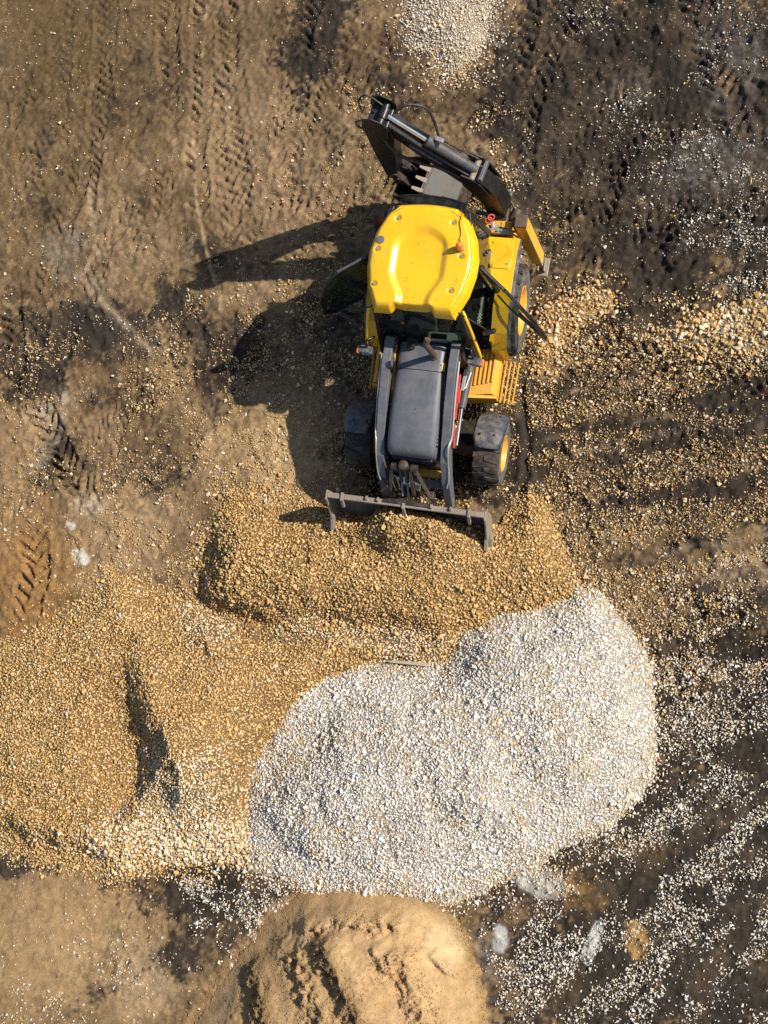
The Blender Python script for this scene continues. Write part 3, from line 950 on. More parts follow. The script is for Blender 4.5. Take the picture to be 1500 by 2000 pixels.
T2 = loose(430000, .0058, .012, 2.0, lambda x, y: .002 + dens_white(x, y) * np.where(y > 1.0, .62, .22), WMIX, True, TINYV, (.34, .66))
stone_mass('grit', np.concatenate([T1[0], T2[0]]), np.concatenate([T1[1], T2[1]]), np.concatenate([T1[2], T2[2]]), TINYV, ground)


# ================================================================== mesh helpers for made things
class MB:
    def __init__(self): self.v = []; self.f = []

    def add(self, vs, fs):
        o = len(self.v); self.v += [tuple(p) for p in vs]; self.f += [tuple(i + o for i in f) for f in fs]; return self

    def box(self, c, s, rot=None):
        vs = []
        for x in (-.5, .5):
            for y in (-.5, .5):
                for z in (-.5, .5):
                    p = Vector((x * s[0], y * s[1], z * s[2]))
                    if rot is not None: p = rot @ p
                    vs.append(p + Vector(c))
        return self.add(vs, [(0, 1, 3, 2), (4, 6, 7, 5), (0, 4, 5, 1), (2, 3, 7, 6), (0, 2, 6, 4), (1, 5, 7, 3)])

    def bar(self, a, b, w, h, up=(0, 0, 1), w2=None, h2=None):
        """rectangular bar from a to b; w across, h along up"""
        a, b = Vector(a), Vector(b); d = (b - a).normalized()
        s = d.cross(Vector(up)).normalized(); u = s.cross(d)
        w2 = w if w2 is None else w2; h2 = h if h2 is None else h2
        vs = []
        for p, ww, hh in ((a, w, h), (b, w2, h2)):
            for i, j in ((-1, -1), (1, -1), (1, 1), (-1, 1)):
                vs.append(p + s * (i * ww / 2) + u * (j * hh / 2))
        return self.add(vs, [(3, 2, 1, 0), (4, 5, 6, 7), (0, 1, 5, 4), (1, 2, 6, 5), (2, 3, 7, 6), (3, 0, 4, 7)])

    def sweep(self, pts, secs, side):
        """rectangular section (w,h) swept along pts; side = constant sideways axis"""
        side = Vector(side).normalized(); pts = [Vector(p) for p in pts]; n = len(pts); vs = []; fs = []
        for i, p in enumerate(pts):
            d = (pts[min(i + 1, n - 1)] - pts[max(i - 1, 0)]).normalized(); u = side.cross(d).normalized()
            w, h = secs[i]
            for a, b in ((-1, -1), (1, -1), (1, 1), (-1, 1)):
                vs.append(p + side * (a * w / 2) + u * (b * h / 2))
        for i in range(n - 1):
            for k in range(4):
                a = i * 4 + k; b = i * 4 + (k + 1) % 4
                fs.append((a, b, b + 4, a + 4))
        fs += [(3, 2, 1, 0), tuple((n - 1) * 4 + k for k in range(4))]
        return self.add(vs, fs)

    def tube(self, pts, r, n=10, r2=None):
        pts = [Vector(p) for p in pts]; m = len(pts); vs = []; fs = []
        up = Vector((0, 0, 1)) if abs((pts[-1] - pts[0]).normalized().z) < .9 else Vector((1, 0, 0))
        for i, p in enumerate(pts):
            d = (pts[min(i + 1, m - 1)] - pts[max(i - 1, 0)]).normalized()
            s = d.cross(up).normalized(); u = s.cross(d)
            rr = r if r2 is None else r + (r2 - r) * i / (m - 1)
            for k in range(n):
                a = 2 * math.pi * k / n
                vs.append(p + s * (rr * math.cos(a)) + u * (rr * math.sin(a)))
        for i in range(m - 1):
            for k in range(n):
                fs.append((i * n + k, i * n + (k + 1) % n, (i + 1) * n + (k + 1) % n, (i + 1) * n + k))
        fs += [tuple(range(n))[::-1], tuple((m - 1) * n + k for k in range(n))]
        return self.add(vs, fs)

    def lathe(self, prof, c, axis, n=28, cap=True):
        """prof: (radius, along axis)"""
        ax = Vector(axis).normalized()
        t = Vector((0, 0, 1)) if abs(ax.z) < .9 else Vector((1, 0, 0))
        s = ax.cross(t).normalized(); u = ax.cross(s); c = Vector(c); vs = []; fs = []
        for r, h in prof:
            for k in range(n):
                a = 2 * math.pi * k / n
                vs.append(c + ax * h + s * (r * math.cos(a)) + u * (r * math.sin(a)))
        for i in range(len(prof) - 1):
            for k in range(n):
                fs.append((i * n + k, i * n + (k + 1) % n, (i + 1) * n + (k + 1) % n, (i + 1) * n + k))
        if cap: fs += [tuple(range(n))[::-1], tuple((len(prof) - 1) * n + k for k in range(n))]
        return self.add(vs, fs)

    def prism(self, poly, ext):
        """closed 3-D polygon extruded by a vector"""
        e = Vector(ext); p = [Vector(q) for q in poly]; n = len(p)
        vs = p + [q + e for q in p]
        fs = [tuple(range(n))[::-1], tuple(range(n, 2 * n))] + [(i, (i + 1) % n, n + (i + 1) % n, n + i) for i in range(n)]
        return self.add(vs, fs)

    def loft(self, secs, cap=True):
        n = len(secs[0]); vs = [p for s in secs for p in s]; fs = []
        for i in range(len(secs) - 1):
            for k in range(n - 1):
                fs.append((i * n + k, i * n + k + 1, (i + 1) * n + k + 1, (i + 1) * n + k))
        if cap: fs += [tuple(range(n))[::-1], tuple((len(secs) - 1) * n + k for k in range(n))]
        return self.add(vs, fs)

    def build(self, name, mat, parent=None, bevel=0.0, smooth=None, label=None, seg=2):
        me = bpy.data.meshes.new(name)
        me.from_pydata(self.v, [], self.f)
        bm = bmesh.new(); bm.from_mesh(me); bmesh.ops.recalc_face_normals(bm, faces=bm.faces[:]); bm.to_mesh(me); bm.free()
        me.materials.append(mat)
        if smooth is not None:
            me.polygons.foreach_set('use_smooth', np.ones(len(me.polygons), bool))
            me.set_sharp_from_angle(angle=R(smooth))
        o = bpy.data.objects.new(name, me); COL.objects.link(o); o.parent = parent
        if bevel:
            b = o.modifiers.new('bevel', 'BEVEL'); b.width = bevel; b.segments = seg; b.limit_method = 'ANGLE'; b.angle_limit = R(35)
        if label: o['label'] = label
        return o


def curve_pts(pts, n=6):
    """Catmull-Rom through pts"""
    p = [Vector(q) for q in pts]; p = [p[0] * 2 - p[1]] + p + [p[-1] * 2 - p[-2]]; out = []
    for i in range(1, len(p) - 2):
        for k in range(n):
            t = k / n
            out.append(.5 * ((2 * p[i]) + (p[i + 1] - p[i - 1]) * t + (2 * p[i - 1] - 5 * p[i] + 4 * p[i + 1] - p[i + 2]) * t * t + (3 * p[i] - p[i - 1] - 3 * p[i + 1] + p[i + 2]) * t ** 3))
    out.append(p[-2]); return out


def paint(name, col, rough=.4, metal=0.0, dust=(.30, .21, .12), dust_amt=.25, dust_up=.3, scale=6, wear=None, coat=0.0, bump=0.0):
    """painted or moulded surface with settled dust (more on upward faces) and scuffs"""
    m = bpy.data.materials.new(name)
    t, N, L, P = nt(m)
    co = N.new('ShaderNodeTexCoord').outputs['Object']
    n1 = noise_node(N, L, scale, 8, .7, co)
    r1 = ramp(N, L, n1.outputs[0], [(.42, (0, 0, 0)), (.75, (1, 1, 1))])
    geo = N.new('ShaderNodeNewGeometry'); sep = N.new('ShaderNodeSeparateXYZ'); L.new(geo.outputs['Normal'], sep.inputs[0])
    up = N.new('ShaderNodeMath'); up.operation = 'MULTIPLY_ADD'; L.new(sep.outputs[2], up.inputs[0]); up.inputs[1].default_value = dust_up; up.inputs[2].default_value = dust_amt; up.use_clamp = True
    fac = N.new('ShaderNodeMath'); fac.operation = 'MULTIPLY'; L.new(r1.outputs[0], fac.inputs[0]); L.new(up.outputs[0], fac.inputs[1])
    n0 = noise_node(N, L, scale * .5, 4, .5, co)
    rv = ramp(N, L, n0.outputs[0], [(.3, tuple(c * .88 for c in col)), (.7, tuple(min(1, c * 1.1) for c in col))])
    c = rv.outputs[0]
    if wear:
        n3 = noise_node(N, L, scale * 3.5, 10, .75, co)
        r3 = ramp(N, L, n3.outputs[0], [(.58, (0, 0, 0)), (.66, (1, 1, 1))])
        c = mixc(N, L, r3.outputs[0], c, wear)
    c = mixc(N, L, fac.outputs[0], c, dust)
    L.new(c, P.inputs['Base Color'])
    rr = N.new('ShaderNodeMath'); rr.operation = 'MULTIPLY_ADD'; L.new(fac.outputs[0], rr.inputs[0]); rr.inputs[1].default_value = .5; rr.inputs[2].default_value = rough; rr.use_clamp = True
    L.new(rr.outputs[0], P.inputs['Roughness'])
    P.inputs['Metallic'].default_value = metal
    if coat: P.inputs['Coat Weight'].default_value = coat; P.inputs['Coat Roughness'].default_value = .08
    if bump:
        nb = noise_node(N, L, 90, 5, .6, co); b = N.new('ShaderNodeBump'); b.inputs['Strength'].default_value = bump; b.inputs['Distance'].default_value = .004
        L.new(nb.outputs[0], b.inputs['Height']); L.new(b.outputs[0], P.inputs['Normal'])
    return m


def glass(name, tint, gloss=.12):
    m = bpy.data.materials.new(name)
    t, N, L, P = nt(m)
    N.remove(P)
    out = N['Material Output']
    tr = N.new('ShaderNodeBsdfTransparent'); tr.inputs[0].default_value = (*tint, 1)
    gl = N.new('ShaderNodeBsdfGlossy'); gl.inputs['Roughness'].default_value = .03
    lw = N.new('ShaderNodeLayerWeight'); pw = N.new('ShaderNodeMath'); pw.operation = 'POWER'; L.new(lw.outputs['Facing'], pw.inputs[0]); pw.inputs[1].default_value = 4.0
    fr = N.new('ShaderNodeMath'); fr.operation = 'MULTIPLY_ADD'; L.new(pw.outputs[0], fr.inputs[0]); fr.inputs[1].default_value = .7; fr.inputs[2].default_value = .045
    mx = N.new('ShaderNodeMixShader')
    L.new(fr.outputs[0], mx.inputs[0]); L.new(tr.outputs[0], mx.inputs[1]); L.new(gl.outputs[0], mx.inputs[2])
    df = N.new('ShaderNodeBsdfDiffuse'); df.inputs[0].default_value = (.20, .20, .17, 1)
    co = N.new('ShaderNodeTexCoord').outputs['Object']
    n1 = noise_node(N, L, 7, 6, .7, co); r1 = ramp(N, L, n1.outputs[0], [(.4, (.02,) * 3), (.75, (.16,) * 3)])
    m2 = N.new('ShaderNodeMixShader'); L.new(r1.outputs[0], m2.inputs[0]); L.new(mx.outputs[0], m2.inputs[1]); L.new(df.outputs[0], m2.inputs[2])
    L.new(m2.outputs[0], out.inputs[0])
    return m


M_YEL = paint('yellow_paint', (.80, .445, .010), .26, dust=(.42, .26, .08), dust_amt=.10, dust_up=.05, scale=5, coat=.5)
M_YELD = paint('dusty_yellow_paint', (.66, .34, .02), .5, dust=(.36, .24, .12), dust_amt=.55, dust_up=.3, scale=5, wear=(.20, .12, .06))
M_RIM = paint('rim_paint', (.72, .34, .02), .45, dust=(.40, .27, .13), dust_amt=.45, dust_up=.2, scale=7)
M_HOOD = paint('grey_plastic', (.098, .102, .119), .44, dust=(.22, .19, .155), dust_amt=.22, dust_up=.20, scale=4, bump=.15)
M_ARM = paint('grey_paint', (.105, .11, .125), .42, dust=(.24, .19, .14), dust_amt=.2, dust_up=.2, scale=8, wear=(.06, .06, .065))
M_BLK = paint('black_paint', (.008, .008, .009), .34, dust=(.10, .075, .05), dust_amt=.10, dust_up=.16, scale=9, wear=(.03, .028, .026))
M_PLAS = paint('black_plastic', (.010, .011, .012), .38, dust=(.10, .09, .07), dust_amt=.12, dust_up=.1, scale=10)
M_GUARD = paint('mudguard_plastic', (.050, .058, .074), .5, dust=(.30, .25, .19), dust_amt=.35, dust_up=.45, scale=8)
M_TYRE = paint('tyre_rubber', (.020, .019, .018), .8, dust=(.20, .14, .085), dust_amt=.55, dust_up=.2, scale=7, bump=.3)
M_WALL = paint('tyre_sidewall', (.055, .052, .05), .8, dust=(.26, .22, .17), dust_amt=.75, dust_up=.2, scale=9, bump=.2)
M_STEEL = paint('worn_steel', (.25, .205, .16), .6, .2, dust=(.34, .26, .17), dust_amt=.5, dust_up=.3, scale=7, wear=(.10, .06, .04), bump=.5)
M_BRITE = paint('ground_steel', (.42, .43, .44), .45, .6, dust=(.34, .28, .2), dust_amt=.3, dust_up=.2, scale=9, wear=(.22, .2, .18))
M_DKST = paint('dark_steel', (.035, .028, .024), .5, .2, dust=(.18, .12, .07), dust_amt=.45, dust_up=.3, scale=8, wear=(.09, .055, .035), bump=.3)
M_RUST = paint('rusted_pipe', (.11, .066, .045), .6, .3, dust=(.22, .15, .1), dust_amt=.3, scale=14, wear=(.06, .035, .025))
M_CHROME = paint('chrome', (.75, .75, .76), .10, 1.0, dust=(.3, .25, .2), dust_amt=.05, dust_up=0)
M_CYL = paint('cylinder_paint', (.075, .075, .082), .4, .2, dust=(.2, .17, .13), dust_amt=.3, dust_up=.2, scale=9)
M_RED = paint('red_paint', (.55, .03, .02), .45, dust_amt=.25, scale=9)
M_ORANGE = paint('orange_lens', (.85, .17, .01), .15, dust_amt=.05, coat=.8)
M_SEAT = paint('seat_fabric', (.03, .03, .032), .85, dust_amt=.25)
M_TRIM = paint('cab_trim', (.16, .19, .17), .6, dust_amt=.3, scale=6)
M_HOSE = paint('hose_rubber', (.012, .012, .012), .5, dust_amt=.2, scale=12)
M_LABEL = paint('label_yellow', (.8, .52, .03), .4, dust_amt=.1)
M_WHITE = paint('white_print', (.7, .7, .68), .5, dust_amt=.15)
M_WOOD = paint('weathered_wood', (.34, .29, .23), .8, dust_amt=.5, dust=(.45, .38, .28), scale=14, bump=.4)
M_LIP = paint('bucket_lip', (.075, .076, .068), .6, .2, dust=(.22, .19, .14), dust_amt=.5, dust_up=.3, scale=6, wear=(.05, .045, .04), bump=.4)
M_GLASS = glass('tinted_glass', (.20, .27, .22))
M_GLASSD = glass('door_glass', (.42, .48, .38))
M_GLASSL = glass('left_door_glass', (.10, .17, .10))
M_GLASSK = glass('dark_glass', (.10, .125, .10))

# ================================================================== backhoe loader: x = picture right, -y = front
LD = empty('backhoe_loader', (LOADER_XY[0], LOADER_XY[1], 0.0), LOADER_RZ)
tag(LD, 'yellow and black backhoe loader with both cab doors open', 'backhoe loader')
X0 = -.03


def wheel(x, y, z, r, w, rim_r, side, lugs):
    ax = Vector((side, 0, 0)); c = Vector((x, y, z))
    hub = MB()
    hub.lathe([(.02, .03 - w * .5), (rim_r * .35, .03 - w * .5), (rim_r * .35, w * .22), (rim_r * .26, w * .30), (.02, w * .30)], c, ax, 24)
    for k in range(8):
        a = 2 * math.pi * k / 8
        hub.lathe([(.018, w * .10), (.018, w * .20), (.01, w * .21)], c + Vector((0, math.cos(a), math.sin(a))) * rim_r * .62, ax, 8)
    wh = hub.build('wheel', M_RIM, LD, smooth=35)
    MB().lathe([(rim_r * .25, w * .10), (rim_r * .70, w * .12), (rim_r * .86, w * .26), (rim_r * .90, w * .44), (rim_r * .98, w * .50), (rim_r * 1.04, w * .49), (rim_r * 1.02, w * .40), (rim_r * .9, w * .3), (rim_r * .9, -w * .45)],
               c, ax, 40, cap=False).build('rim', M_RIM, wh, smooth=40)
    tyre = MB()
    prof = [(rim_r * .98, -w * .44), (rim_r * 1.15, -w * .50), (r * .80, -w * .52), (r * .92, -w * .49), (r * .955, -w * .40), (r * .965, -w * .2), (r * .968, 0), (r * .965, w * .2), (r * .955, w * .40), (r * .92, w * .49), (r * .885, w * .505)]
    tyre.lathe(prof, c, ax, 56, cap=False)
    s_ = ax.cross(Vector((0, 0, 1))).normalized(); u_ = ax.cross(s_)

    def P(a, h, rr): return c + ax * h + s_ * (rr * math.cos(a)) + u_ * (rr * math.sin(a))
    for k in range(lugs):
        for sd in (-1, 1):
            a0 = 2 * math.pi * (k + (.5 if sd > 0 else 0)) / lugs
            top = []; bot = []
            for j in range(5):
                t = j / 4
                h = sd * (-.02 + t * (w * .5 + .02)); a = a0 + t * .30 * (2 * math.pi / 20)
                da = .052 * (.72 / r) * (1.0 + .25 * t)
                rr = r * (1.0 - .035 * t * t)
                top.append((P(a - da * .8, h, rr), P(a + da * .8, h, rr))); bot.append((P(a - da, h, r * (.94 - .03 * t)), P(a + da, h, r * (.94 - .03 * t))))
            vs = []; fs = []
            for j in range(5): vs += [bot[j][0], top[j][0], top[j][1], bot[j][1]]
            for j in range(4):
                for q in range(3): fs.append((j * 4 + q, j * 4 + q + 1, j * 4 + q + 5, j * 4 + q + 4))
            fs += [(0, 1, 2, 3), (16, 19, 18, 17)]
            tyre.add(vs, fs)
    ty = tyre.build('tyre', M_TYRE, wh, smooth=40)
    MB().lathe([(r * .90, w * .506), (r * .80, w * .53), (rim_r * 1.18, w * .52), (rim_r * 1.03, w * .475)], c, ax, 56, cap=False).build('sidewall', M_WALL, wh, smooth=60)
    return wh


for sd in (1, -1):
    wheel(sd * .97, 0.0, .70, .72, .44, .37, sd, 20)
    wheel(sd * (1.0 if sd > 0 else 1.03), -2.22, .50, .52, .40, .275, sd, 18)

# ---- chassis
b = MB()
b.box((0, -1.55, .72), (.66, 2.1, .34)); b.box((0, .35, .80), (1.0, 1.7, .42)); b.box((0, -.55, .62), (.9, .5, .4))
b.build('chassis', M_DKST, LD, .015)
b = MB(); b.lathe([(.12, -.85), (.12, .85)], (0, 0, .70), (1, 0, 0), 14); b.box((0, 0, .70), (.4, .36, .36)); b.build('rear_axle', M_DKST, LD, smooth=40)
b = MB(); b.lathe([(.08, -.82), (.08, .82)], (0, -2.22, .50), (1, 0, 0), 14); b.box((0, -2.22, .52), (.35, .26, .26)); b.build('front_axle', M_DKST, LD, smooth=40)
b = MB(); b.box((0, -2.70, .74), (.74, .10, .22)); b.box((0, -2.73, .86), (.60, .06, .05)); b.build('front_bumper', M_YELD, LD, .015)

# ---- hood


def hood_sec(y, w, zt, zb):
    pts = [(-w - .015, zb), (-w, zt - .16), (-w + .012, zt - .07), (-w + .045, zt - .02), (-w + .10, zt), (-w * .45, zt + .006), (0, zt + .010)]
    pts = pts + [(-a, z) for a, z in pts[-2::-1]]
    return [Vector((X0 + a, y, z)) for a, z in pts]


b = MB(); b.loft([hood_sec(-.90, .355, 1.76, 1.10), hood_sec(-.93, .375, 1.80, 1.10), hood_sec(-1.10, .375, 1.80, 1.10), hood_sec(-1.318, .375, 1.79, 1.10)])
b.build('hood_rear_panel', M_HOOD, LD, smooth=50)
b = MB()
b.loft([hood_sec(-1.328, .375, 1.787, 1.05), hood_sec(-1.60, .378, 1.765, 1.05), hood_sec(-2.0, .385, 1.71, 1.0), hood_sec(-2.35, .385, 1.645, 1.0), hood_sec(-2.46, .378, 1.61, 1.0),
        hood_sec(-2.52, .368, 1.57, 1.0), hood_sec(-2.555, .355, 1.50, 1.0), hood_sec(-2.57, .34, 1.40, 1.0)])
hood = b.build('hood', M_HOOD, LD, smooth=50)
for k in range(4):
    MB().box((X0 + .372, -2.22 - k * .055, 1.48), (.02, .022, .16)).build('vent_slot', M_PLAS, hood)
b = MB(); b.box((X0, -2.585, 1.20), (.62, .05, .36)); b.build('grille', M_PLAS, LD, .01)
for k in range(7):
    MB().box((X0, -2.615, 1.06 + .045 * k), (.56, .012, .018)).build('grille_bar', M_BLK, LD)
b = MB(); b.lathe([(.05, 0), (.062, .01), (.062, .05), (.05, .065), (.02, .07)], (X0 - .17, -.99, 1.795), (0, 0, 1), 20); b.box((X0 - .17, -.99, 1.87), (.09, .02, .02)); b.build('filler_cap', M_PLAS, LD, smooth=40)
MB().box((X0 + .35, -1.24, 1.772), (.05, .12, .006), Matrix.Rotation(R(28), 3, 'Y')).build('warning_label', M_LABEL, LD)
b = MB()
for p in ((.30, -1.0), (.31, -1.22), (-.31, -1.24), (.02, -1.9)): b.lathe([(.008, 0), (.008, .006)], (X0 + p[0], p[1], 1.79 if p[1] > -1.5 else 1.735), (0, 0, 1), 8)
b.build('hood_screws', M_PLAS, LD)
# yellow engine side plates seen between hood and right arm
for sd in (1, -1):
    MB().prism([(X0 + sd * .405, -.95, 1.0), (X0 + sd * .405, -.95, 1.74), (X0 + sd * .405, -1.16, 1.76), (X0 + sd * .405, -1.30, 1.60), (X0 + sd * .405, -2.1, 1.35), (X0 + sd * .405, -2.1, 1.0)], (sd * .018, 0, 0)).build('side_plate', M_YELD, LD)
b = MB(); b.tube(curve_pts([(X0 + .20, -1.10, 1.78), (X0 + .20, -1.10, 2.0), (X0 + .20, -1.10, 2.30), (X0 + .19, -1.08, 2.42), (X0 + .22, -1.02, 2.49)], 5), .045, 14)
ex = b.build('exhaust_pipe', M_RUST, LD, smooth=40)
MB().lathe([(.062, 0), (.062, .05), (.05, .06)], (X0 + .20, -1.10, 1.785), (0, 0, 1), 18).build('collar', M_RUST, ex, smooth=40)

# ---- loader arms and their hydraulics
for sd in (1, -1):
    x = X0 + sd * .50
    path = [(x, -.88, 1.76), (x, -1.25, 1.77), (x, -1.8, 1.62), (x, -2.3, 1.42), (x, -2.52, 1.30), (x, -2.80, .98), (x, -3.13, .42)]
    b = MB(); b.sweep(path, [(.13, .20), (.13, .22), (.13, .24), (.13, .25), (.13, .25), (.125, .22), (.12, .16)], (1, 0, 0))
    arm = b.build('loader_arm', M_ARM, LD, .008)
    MB().box((x, -.93, 1.30), (.17, .22, .92)).build('arm_tower', M_DKST, LD, .01)
    b = MB()
    for k, (dx, dz) in enumerate(((.085, .06), (.085, .02))):
        b.tube(curve_pts([(x + sd * dx, -1.15, 1.80 + dz), (x + sd * dx, -1.7, 1.68 + dz), (x + sd * dx, -2.2, 1.50 + dz), (x + sd * (dx - .03), -2.38, 1.50 + dz), (x + sd * (dx - .03), -2.55, 1.38 + dz), (x + sd * (dx - .03), -2.8, 1.10 + dz), (x + sd * .02, -2.92, .98 + dz)], 5), .011, 8)
    b.build('hydraulic_line', M_BRITE, arm, smooth=50)
    b = MB(); b.tube([(x + sd * .12, -1.02, 1.10), (x + sd * .12, -1.75, 1.32)], .062, 16); b.build('lift_cylinder', M_CYL, LD, smooth=40)
    b = MB(); b.tube([(x + sd * .12, -1.74, 1.315), (x + sd * .12, -2.30, 1.30)], .03, 12); b.build('lift_rod', M_CHROME, LD, smooth=40)
    MB().lathe([(.05, -.16), (.05, .05)], (x + sd * .07, -2.30, 1.30), (sd, 0, 0), 14).build('arm_pin', M_DKST, LD, smooth=40)
    MB().lathe([(.055, -.1), (.055, .1)], (x, -.93, 1.74), (1, 0, 0), 14).build('arm_pin', M_DKST, LD, smooth=40)
b = MB(); b.bar((X0 + .585, -1.30, 1.66), (X0 + .585, -1.95, 1.52), .035, .06); b.bar((X0 + .585, -2.02, 1.50), (X0 + .60, -2.35, 1.36), .03, .05); b.box((X0 + .615, -1.62, 1.60), (.03, .2, .012)); b.build('safety_strut', M_RED, LD, .004)
b = MB(); b.bar((X0 + .64, -1.18, 1.50), (X0 + .62, -1.50, 1.48), .05, .05); b.tube([(X0 + .70, -1.2, 1.42), (X0 + .66, -1.45, 1.46), (X0 + .60, -1.5, 1.5)], .014, 8); b.build('valve_block', M_BRITE, LD, .004)
b = MB(); b.box((X0, -2.86, .80), (1.0, .12, .13)); b.build('arm_cross_tube', M_ARM, LD, .015)
# tilt linkage in front of the hood
b = MB(); b.lathe([(.075, -.10), (.075, .06), (.06, .075), (.02, .08)], (-.16, -2.70, 1.30), (0, .15, 1), 22); b.build('linkage_post', M_DKST, LD, smooth=40)
b = MB()
for x in (-.30, .0): b.lathe([(.06, -.05), (.06, .05)], (x, -2.72, 1.27), (1, 0, 0), 14)
b.lathe([(.035, -.2), (.035, .2)], (-.15, -2.72, 1.27), (1, 0, 0), 12)
b.build('linkage_pin', M_DKST, LD, smooth=40)
for a, c in (((.02, -2.74, 1.27), (.22, -3.06, .92)), ((-.06, -2.74, 1.25), (-.02, -3.08, .90)), ((-.34, -2.74, 1.26), (-.40, -3.05, .92))):
    MB().bar(a, c, .055, .075).build('link_bar', M_DKST, LD, .008)
for x in (-.26, -.17):
    b = MB(); b.tube([(x, -2.62, 1.22), (x + .03, -2.90, .98)], .035, 12); cy = b.build('tilt_cylinder', M_CYL, LD, smooth=40)
    MB().tube([(x + .03, -2.90, .98), (x + .05, -3.10, .84)], .018, 10).build('rod', M_BRITE, cy, smooth=40)
b = MB()
b.tube(curve_pts([(-.20, -2.80, 1.22), (-.33, -2.78, 1.22), (-.36, -2.9, 1.1), (-.30, -3.05, .95)], 5), .012, 8); b.tube(curve_pts([(-.50, -2.60, 1.35), (-.44, -2.75, 1.24), (-.30, -2.86, 1.12), (-.24, -3.0, 1.0)], 5), .012, 8)
b.tube(curve_pts([(X0 - .52, -2.72, 1.18), (X0 - .56, -2.84, 1.08), (X0 - .40, -2.98, .98), (X0 - .2, -3.02, .95)], 5), .013, 8)
b.build('linkage_hose', M_HOSE, LD, smooth=50)
b = MB(); b.box((-.12, -3.0, .80), (.34, .20, .10)); b.box((.24, -3.05, .86), (.10, .12, .16)); b.build('coupler', M_DKST, LD, .012)

# ---- front mudguards
for sd in (1, -1):
    secs = []
    for k in range(9):
        a = R(168 - k * 10.2)                     # from the rear, over the top
        yy = -2.22 - math.cos(a) * .60; zz = .50 + math.sin(a) * .60
        nrm = Vector((0, -math.cos(a), math.sin(a)))
        wid = .48 if k < 7 else .48 - .06 * (k - 6)
        row = []
        for u, drop in ((-1, .06), (-.86, .012), (-.45, 0), (.3, -.004), (.62, .0), (.88, .025), (1, .10)):
            row.append(Vector((sd * ((1.0 if sd > 0 else 1.06) + u * wid * .5), yy, zz)) - nrm * drop)
        secs.append(row)
    b = MB(); b.loft(secs, cap=False)
    mg = b.build('front_mudguard', M_GUARD, LD, smooth=28)
    so = mg.modifiers.new('solid', 'SOLIDIFY'); so.thickness = .018; so.offset = -1
    for u, k in ((-.6, 6), (.5, 6), (.55, 2)):
        a = R(168 - k * 10.2); nrm = Vector((0, -math.cos(a), math.sin(a)))
        MB().lathe([(.022, -.004), (.022, .006), (.012, .012)], Vector((sd * 1.0 + u * .2, -2.22 - math.cos(a) * .6, .5 + math.sin(a) * .6)), nrm, 12).build('bolt', M_PLAS, mg, smooth=40)

# ---- front bucket
BX = -.12; BW = 1.235
b = MB()
prof = [(-3.155, 1.00), (-3.125, .80), (-3.13, .55), (-3.20, .32), (-3.36, .14), (-3.62, .06), (-3.80, .04)]
th = .03
outer = [Vector((BX - BW, y, z)) for y, z in prof]
inner = [Vector((BX - BW, y + .02, z - .03)) for y, z in prof][::-1]
b.prism(outer + inner, (2 * BW, 0, 0))
bk = b.build('front_bucket', M_STEEL, LD, .004)
bk.location.y = -.09
b = MB(); b.box((BX, -3.165, .985), (2 * BW, .085, .085)); b.build('top_beam', M_STEEL, bk, .012)
for sd in (-1, 1):
    x = BX + sd * BW
    MB().prism([(x, -3.09, 1.03), (x, -3.24, 1.03), (x, -3.34, .80), (x, -3.52, .50), (x, -3.80, .06), (x, -3.36, .12), (x, -3.16, .34), (x, -3.09, .6)], (sd * .028, 0, 0)).build('side_plate', M_STEEL, bk, .004)
    for k in range(2):
        MB().prism([(x - .02 * sd + .055 * k * sd, -3.46, .56 - .12 * k), (x - .02 * sd + .055 * k * sd, -3.36, .50 - .12 * k), (x - .02 * sd + .055 * k * sd, -3.60, .34 - .12 * k), (x - .02 * sd + .055 * k * sd, -3.66, .44 - .12 * k)], (sd * .05, 0, 0)).build('side_cutter', M_STEEL, bk, .004)
MB().box((BX, -3.82, .055), (2 * BW, .16, .025)).build('cutting_edge', M_BRITE, bk, .004)
for x in (-1.0, -.02, 1.0):
    MB().prism([(BX + x - .016, -3.10, 1.02), (BX + x - .016, -3.11, 1.06), (BX + x - .016, -3.23, 1.05), (BX + x - .016, -3.32, .86), (BX + x - .016, -3.27, .84), (BX + x - .016, -3.215, .96), (BX + x - .016, -3.20, 1.02)], (.045, 0, 0)).build('hook', M_STEEL, bk, .005)
for x in (-.60, -.42, .42, .72):
    MB().lathe([(.020, -.012), (.036, -.012), (.036, .012), (.020, .012)], (BX + x, -3.14, 1.045), (1, 0, 0), 12).build('lug', M_STEEL, bk, smooth=40)
pts = [(-.36, 0), (-.28, .05), (-.12, .095), (.05, .10), (.22, .06), (.34, .0)]
MB().prism([(BX + .02 + a, -3.125 + c * .35, 1.035 + c * .3) for a, c in pts] + [(BX + .02 + a, -3.165, 1.03) for a, c in pts[::-1]], (0, 0, .02)).build('spill_guard', M_DKST, bk)

